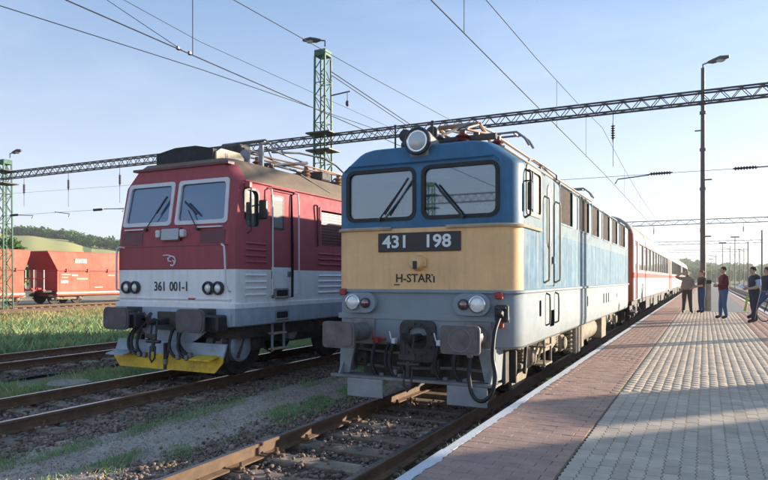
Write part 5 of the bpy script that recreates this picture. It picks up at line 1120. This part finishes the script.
for a, z in wins:
    f = MB().ring([(a-.5, z), (a+.5, z), (a+.5, z+1.7), (a-.5, z+1.7)], [(a-.43, z+.07), (a+.43, z+.07), (a+.43, z+1.63), (a-.43, z+1.63)], 'y', -D2+.02, -D2+.1).build('window', 'framewhite', sb, 0)
    MB().box(a-.45, a+.45, -D2+.05, -D2+.07, z+.05, z+1.65).build('pane', 'glasscoach', f, 0); MB().bbox(a-.6, a+.6, -D2-.1, -D2+.03, z-.08, z-.002, .01).build('sill', 'concrete', f)
MB().loft([[(-W2-.0, -D2-.5, H2+.004), (-W2-.0, D2+.5, H2+.004), (-W2-.0, 0, H2+2.6)], [(W2+.5, -D2-.5, H2+.004), (W2+.5, D2+.5, H2+.004), (W2+.5, 0, H2+2.6)]]).build('roof', 'rooftile', sb, 0)

# unseen white shed added behind the camera: bounces sun onto locomotive fronts, mirrored there
gs = tag(empty('bounce_shed', (-26.5, -46, GZ), world=False), 'unseen long whitewashed shed added to bounce light and be mirrored in the windscreens', 'building')
W3, D3, H3 = 20.0, 5.0, 5.2
gw = MB().box(-W3, W3, -D3, D3, 0, H3).build('wall', ['whitewash', 'rubber'], gs, 0); cut = MB(); gwin = [(-17.6+i*3.2, z) for i in range(12) for z in (3.4,)]; gdo = [(-14+i*8, 0) for i in range(4)]
for a, z in gwin: cut.box(a-.6, a+.6, D3-.2, D3+.2, z, z+1.4)
for a, z in gdo: cut.box(a-1.4, a+1.4, D3-.2, D3+.2, .02, 3.2)
boolean(gw, cut, 1)
for a, z in gwin:
    f = MB().ring([(a-.6, z), (a+.6, z), (a+.6, z+1.4), (a-.6, z+1.4)], [(a-.52, z+.08), (a+.52, z+.08), (a+.52, z+1.32), (a-.52, z+1.32)], 'y', D3-.12, D3-.02).build('window', 'framewhite', gs, 0); MB().box(a-.54, a+.54, D3-.1, D3-.08, z+.06, z+1.34).build('pane', 'glasscoach', f, 0)
for a, z in gdo:
    d_ = MB().bbox(a-1.38, a+1.38, D3-.15, D3-.06, .03, 3.18, .01).build('door', 'bark', gs); MB().bbox(a+.9, a+1.0, D3-.06, D3-.0, 1.3, 1.7, .01).build('handle', 'steel', d_)
MB().loft([[(-W3-.6, -D3-.6, H3+.004), (-W3-.6, D3+.6, H3+.004), (-W3-.6, 0, H3+1.5)], [(W3+.6, -D3-.6, H3+.004), (W3+.6, D3+.6, H3+.004), (W3+.6, 0, H3+1.5)]]).build('roof', 'rooftile', gs, 0)
# ------------------------------------------------------------------ people
def person(loc, rz, H, J, mats, hair, label, build=1., belly=0.):
    """J: joint overrides in a 1.75 m figure that faces -Y; mats: top, trousers, shoes, sleeve, forearm"""
    k = H/1.75; B = build
    P = dict(pel=(0, 0, .94), wai=(0, -.01-belly*.3, 1.08), che=(0, 0, 1.27), nec0=(0, .0, 1.43), nec=(0, -.005, 1.50), jaw=(0, -.03, 1.57), cra=(0, -.01, 1.645), cro=(0, 0, 1.715),
             hl=(.095, 0, .88), kl=(.11, -.02, .49), al=(.12, .02, .09), tl=(.14, -.15, .045), hr=(-.095, 0, .88), kr=(-.11, -.02, .49), ar=(-.12, .02, .09), tr=(-.14, -.15, .045),
             sl=(.185, .01, 1.40), el=(.24, .02, 1.12), wl=(.24, -.08, .88), fl=(.235, -.11, .80), sr=(-.185, .01, 1.40), er=(-.24, .02, 1.12), wr=(-.24, -.08, .88), fr=(-.235, -.11, .80))
    P.update(J)
    Rr = dict(pel=(.155*B, .115), wai=(.14*B+belly, .10+belly), che=(.165*B, .115), nec0=(.10, .075), nec=(.055, .055), jaw=(.058, .066), cra=(.076, .092), cro=(.05, .06), hl=(.088, .09), kl=(.058, .062), al=(.043, .045), tl=(.04, .032),
              hr=(.088, .09), kr=(.058, .062), ar=(.043, .045), tr=(.04, .032), sl=(.062, .06), el=(.044, .045), wl=(.03, .03), fl=(.034, .022), sr=(.062, .06), er=(.044, .045), wr=(.03, .03), fr=(.034, .022))
    names = list(P); E = [('pel', 'wai'), ('wai', 'che'), ('che', 'nec0'), ('nec0', 'nec'), ('nec', 'jaw'), ('jaw', 'cra'), ('cra', 'cro'), ('pel', 'hl'), ('hl', 'kl'), ('kl', 'al'), ('al', 'tl'), ('pel', 'hr'), ('hr', 'kr'), ('kr', 'ar'), ('ar', 'tr'),
         ('nec0', 'sl'), ('sl', 'el'), ('el', 'wl'), ('wl', 'fl'), ('nec0', 'sr'), ('sr', 'er'), ('er', 'wr'), ('wr', 'fr')]
    me = bpy.data.meshes.new('body'); me.from_pydata([tuple(c*k for c in P[n]) for n in names], [(names.index(a), names.index(b)) for a, b in E], [])
    o = bpy.data.objects.new('body', me); COL.objects.link(o); md = o.modifiers.new('s', 'SKIN'); md.use_smooth_shade = True
    for i, n in enumerate(names):
        v = me.skin_vertices[0].data[i]; v.radius = tuple(r*k*(1.12 if n in ('jaw', 'cra', 'cro', 'nec', 'fl', 'fr') else 1.3) for r in Rr[n]); v.use_root = (n == 'pel')
    sd = o.modifiers.new('d', 'SUBSURF'); sd.levels = 3; sd.render_levels = 3
    bpy.context.view_layer.update(); dg = bpy.context.evaluated_depsgraph_get(); nm = bpy.data.meshes.new_from_object(o.evaluated_get(dg), depsgraph=dg)
    bpy.data.objects.remove(o)
    # materials by nearest bone
    SK = 4; mi = {}
    for a, b in E:
        t = 0
        if b in ('jaw', 'cra', 'cro', 'nec') or a == 'nec': t = SK
        elif b in ('kl', 'kr', 'al', 'ar') or (a == 'pel' and b in ('hl', 'hr')): t = 1
        elif b in ('tl', 'tr'): t = 2
        elif b in ('el', 'er'): t = 3
        elif b in ('wl', 'wr'): t = 5
        elif b in ('fl', 'fr'): t = SK
        mi[a, b] = t
    segs = [(Vector(P[a])*k, Vector(P[b])*k, mi[a, b], .5*(Rr[a][0]+Rr[b][0])*k) for a, b in E]
    nm.materials.clear()
    for m in (mats[0], mats[1], mats[2], mats[3], 'skin', mats[4]): nm.materials.append(MATS[m])
    for f in nm.polygons:
        c = f.center; best = 1e9
        for a, b, t, r in segs:
            d = b-a; s = max(0, min(1, (c-a).dot(d)/d.length_squared)); e = (c-(a+d*s)).length-r
            if e < best: best = e; f.material_index = t
        if f.material_index == 0 and c.z < .97*k: f.material_index = 1
        if c.z > 1.475*k and f.material_index == 0 and abs(c.x) < .09*k: f.material_index = SK
        if c.z < .075*k: f.material_index = 2
    # face, ears and fingers join the same mesh
    x = MB(); q = Vector(P['cra'])*k; jw = Vector(P['jaw'])*k
    x.tube([(q.x, q.y-.085*k, q.z+.0), (q.x, q.y-.112*k, q.z-.04*k), (q.x, q.y-.08*k, q.z-.045*k)], [.008*k, .014*k, .008*k], 6, 4)
    for s in (-1, 1): x.sphere((q.x+s*.077*k, q.y+.01*k, q.z-.02*k), (.012*k, .022*k, .034*k), 6, 5, 4)
    for h_, w_ in (('fl', 'wl'), ('fr', 'wr')):
        a = Vector(P[h_])*k; d = (a-Vector(P[w_])*k).normalized(); sd_ = d.orthogonal().normalized(); up = d.cross(sd_)
        for i in range(4):
            b = a+sd_*((i-1.5)*.017*k); L_ = (.075, .085, .08, .065)[i]*k; x.tube([b, b+d*L_*.55+up*.004*k, b+d*L_*.9+up*.022*k], [.0085*k, .008*k, .006*k], 5, 4)
        b = a-d*.03*k+sd_*.03*k; x.tube([b, b+sd_*.025*k+d*.03*k, b+sd_*.03*k+d*.06*k+up*.01*k], [.01*k, .009*k, .007*k], 5, 4)
    xm = x.mesh('x', [mats[0], mats[1], mats[2], mats[3], 'skin', mats[4]], smooth=40)
    bm = bmesh.new(); bm.from_mesh(nm)
    bm.from_mesh(xm); bm.to_mesh(nm); bm.free(); bpy.data.meshes.remove(xm); nm.name = 'body'
    nm.shade_smooth()
    r = tag(empty('person', loc, rz, False), label, 'person'); link('body', nm, r)
    e = MB()
    for s in (-1, 1): e.sphere((q.x+s*.030*k, q.y-.086*k, q.z+.005*k), (.011*k, .006*k, .007*k), 6, 4)
    e.box(q.x-.022*k, q.x+.022*k, jw.y-.073*k, jw.y-.063*k, jw.z+.001*k, jw.z+.008*k); e.build('face_marks', 'hairdark', r)
    if hair:
        h = MB(); h.sphere((q.x, q.y+.014*k, q.z+.03*k), (.088*k, .10*k, .082*k), 14, 9)
        h.v = [(a, b, max(c, q.z-.055*k+(b-q.y)*-.35) if b > q.y-.03*k else max(c, q.z+.045*k)) for a, b, c in h.v]
        if hair[1]: h.tube([(q.x, q.y+.09*k, q.z+.03*k), (q.x, q.y+.14*k, q.z+.0), (q.x, q.y+.13*k, q.z-.10*k)], [.04*k, .035*k, .012*k], 8)
        h.build('hair', hair[0], r)
    return r
# facing angle: rz=0 looks towards -Y (the camera); rz=+90deg looks towards +X, -90deg towards -X
person((2.96, 29.0, PZ), R(8), 1.72, dict(sr=(-.20, 0, 1.42), er=(-.44, -.06, 1.50), wr=(-.24, -.14, 1.62), fr=(-.15, -.13, 1.66), el=(.25, .0, 1.13), wl=(.20, -.17, 1.02), fl=(.12, -.22, 1.02), kl=(.12, -.03, .49), al=(.15, 0, .09), tl=(.19, -.16, .045), ar=(-.14, 0, .09), tr=(-.18, -.16, .045)),
       ('c_beige', 'c_brown', 'c_shoe', 'c_beige', 'skin'), ('hairgrey', 0), 'stocky man in beige shirt and brown trousers shading his eyes with one hand', 1.15, .03)
person((3.50, 29.2, PZ), R(-62), 1.74, dict(el=(.22, -.02, 1.13), wl=(.10, -.24, 1.10), fl=(.03, -.28, 1.12), er=(-.22, -.02, 1.12), wr=(-.12, -.22, 1.06), fr=(-.04, -.27, 1.07), jaw=(0, -.04, 1.56)),
       ('c_dark', 'c_jeans', 'c_shoe', 'c_dark', 'skin'), ('hairred', 1), 'woman with tied reddish hair in dark top and jeans facing the man in beige', .85)
person((4.20, 25.3, PZ), R(-72), 1.82, dict(el=(.25, .04, 1.13), wl=(.16, -.22, 1.12), fl=(.07, -.28, 1.14), er=(-.25, .04, 1.13), wr=(-.15, -.22, 1.10), fr=(-.06, -.27, 1.10), al=(.1, .05, .09), tl=(.12, -.12, .045), ar=(-.12, -.06, .09), tr=(-.14, -.23, .045), kr=(-.11, -.06, .49)),
       ('c_maroon', 'c_jeans2', 'c_shoe', 'c_maroon', 'c_maroon'), ('hairdark', 0), 'man in maroon shirt and blue jeans standing with forearms folded', 1.1, .02)
person((5.02, 23.5, PZ), R(-68), 1.80, dict(el=(.25, .03, 1.13), wl=(.16, -.22, 1.06), fl=(.08, -.28, 1.08), er=(-.25, .03, 1.13), wr=(-.15, -.22, 1.04), fr=(-.06, -.28, 1.05), jaw=(0, -.06, 1.55), cra=(0, -.045, 1.63), cro=(0, -.03, 1.70), kl=(.11, -.06, .49), al=(.12, -.10, .09), tl=(.14, -.27, .045), kr=(-.11, .0, .49), ar=(-.12, .12, .09), tr=(-.14, -.05, .045)),
       ('c_navy', 'c_navy', 'c_shoe', 'c_ltblue', 'skin'), ('hairdark', 0), 'railwayman in navy waistcoat and light blue sleeves reading a paper', 1.12, .01)
person((5.52, 25.6, PZ), R(-60), 1.80, dict(hl=(.1, -.02, .88), kl=(.12, -.34, .56), al=(.13, -.62, .14), tl=(.13, -.78, .09), kr=(-.11, -.26, .50), ar=(-.12, -.44, .11), tr=(-.13, -.60, .06), el=(.25, .06, 1.14), wl=(.26, -.10, .95), fl=(.25, -.16, .90)),
       ('c_navy', 'c_jeans', 'c_shoe', 'c_navy', 'skin'), ('hairdark', 0), 'person in dark clothes leaning behind the railwayman with one leg stretched out', 1.05)
pp = MB(); pp.add([(4.52, 23.26, 1.56), (4.66, 23.12, 1.47), (4.76, 23.36, 1.50), (4.62, 23.50, 1.60), (4.52, 23.26, 1.555), (4.66, 23.12, 1.465), (4.76, 23.36, 1.495), (4.62, 23.50, 1.595)], [(0, 1, 2, 3), (7, 6, 5, 4), (0, 4, 5, 1), (1, 5, 6, 2), (2, 6, 7, 3), (3, 7, 4, 0)])
tag(pp.build('paper_sheet', 'paper', None, 0), 'white sheet of paper held by the railwayman', 'paper')
hv = MB(); hv.loft([[(4.80, 23.74, 1.22), (4.86, 23.72, 1.22), (4.86, 23.78, 1.22), (4.80, 23.80, 1.22)], [(4.77, 23.74, .95), (4.83, 23.72, .95), (4.84, 23.78, .95), (4.78, 23.80, .95)], [(4.72, 23.74, .74), (4.80, 23.72, .72), (4.81, 23.78, .72), (4.73, 23.80, .74)]])
tag(hv.build('safety_vest', 'c_hivis', None, 0), 'folded yellow-green safety vest hanging beside the railwayman', 'vest')
# bicycle at the platform's far side
bc = tag(empty('bicycle', (0, 0, 0)), 'dark bicycle standing behind the railwayman', 'bicycle'); bx_, by_ = 5.35, 24.3
for d, nme in ((0, 0), (.62, 1)):
    cx, cy, cz = bx_+d*.84, by_+d*.84, PZ+.34
    c45 = math.sqrt(.5); ringp = [(cx+c45*.33*math.cos(a), cy+c45*.33*math.cos(a), cz+.33*math.sin(a)) for a in [2*math.pi*i/24 for i in range(24)]]
    wh = MB().tube(ringp, .018, 6, closed=True).build('wheel', 'rubber', bc)
    sp = MB(); [sp.tube([(cx, cy, cz), ringp[i]], .003, 3) for i in range(0, 24, 2)]; sp.build('spokes', 'steel', wh)
fx = lambda t, z: (bx_+t*.84, by_+t*.84, PZ+z)
fr = MB(); fr.tube([fx(0, .34), fx(.22, .86), fx(.10, .98)], .017, 6); fr.tube([fx(.62, .34), fx(.42, .30), fx(.36, .82)], .015, 6); fr.tube([fx(.19, .78), fx(.37, .78)], .015, 6); fr.tube([fx(.20, .72), fx(.42, .30)], .017, 6); fr.tube([fx(.62, .34), fx(.365, .76)], .01, 5); fr.build('frame', 'black', bc)
hb2 = MB(); hb2.tube([(bx_-.15, by_+.25, PZ+1.02), fx(.10, .98), (bx_+.32, by_-.13, PZ+1.02)], .012, 6); hb2.build('handlebar', 'steel', bc); sd2 = MB(); sd2.bbox(bx_+.25, bx_+.38, by_+.26, by_+.36, PZ+.84, PZ+.90, .02); sd2.build('saddle', 'black', bc)

# ------------------------------------------------------------------ thin summer haze
hm_ = bpy.data.materials.new('haze'); hm_.use_nodes = True; nt = hm_.node_tree; nt.nodes.remove(nt.nodes['Principled BSDF'])
pv = nt.nodes.new('ShaderNodeVolumePrincipled'); pv.inputs['Color'].default_value = (.98, .985, 1, 1); pv.inputs['Density'].default_value = .0004; pv.inputs['Anisotropy'].default_value = .3
nt.links.new(pv.outputs[0], nt.nodes['Material Output'].inputs['Volume']); MATS['haze'] = hm_
tag(MB().box(-1640, 1640, -1640, 1640, -3, 42).build('haze', 'haze', None, 0), 'pale summer haze over the station', 'haze', kind='stuff')
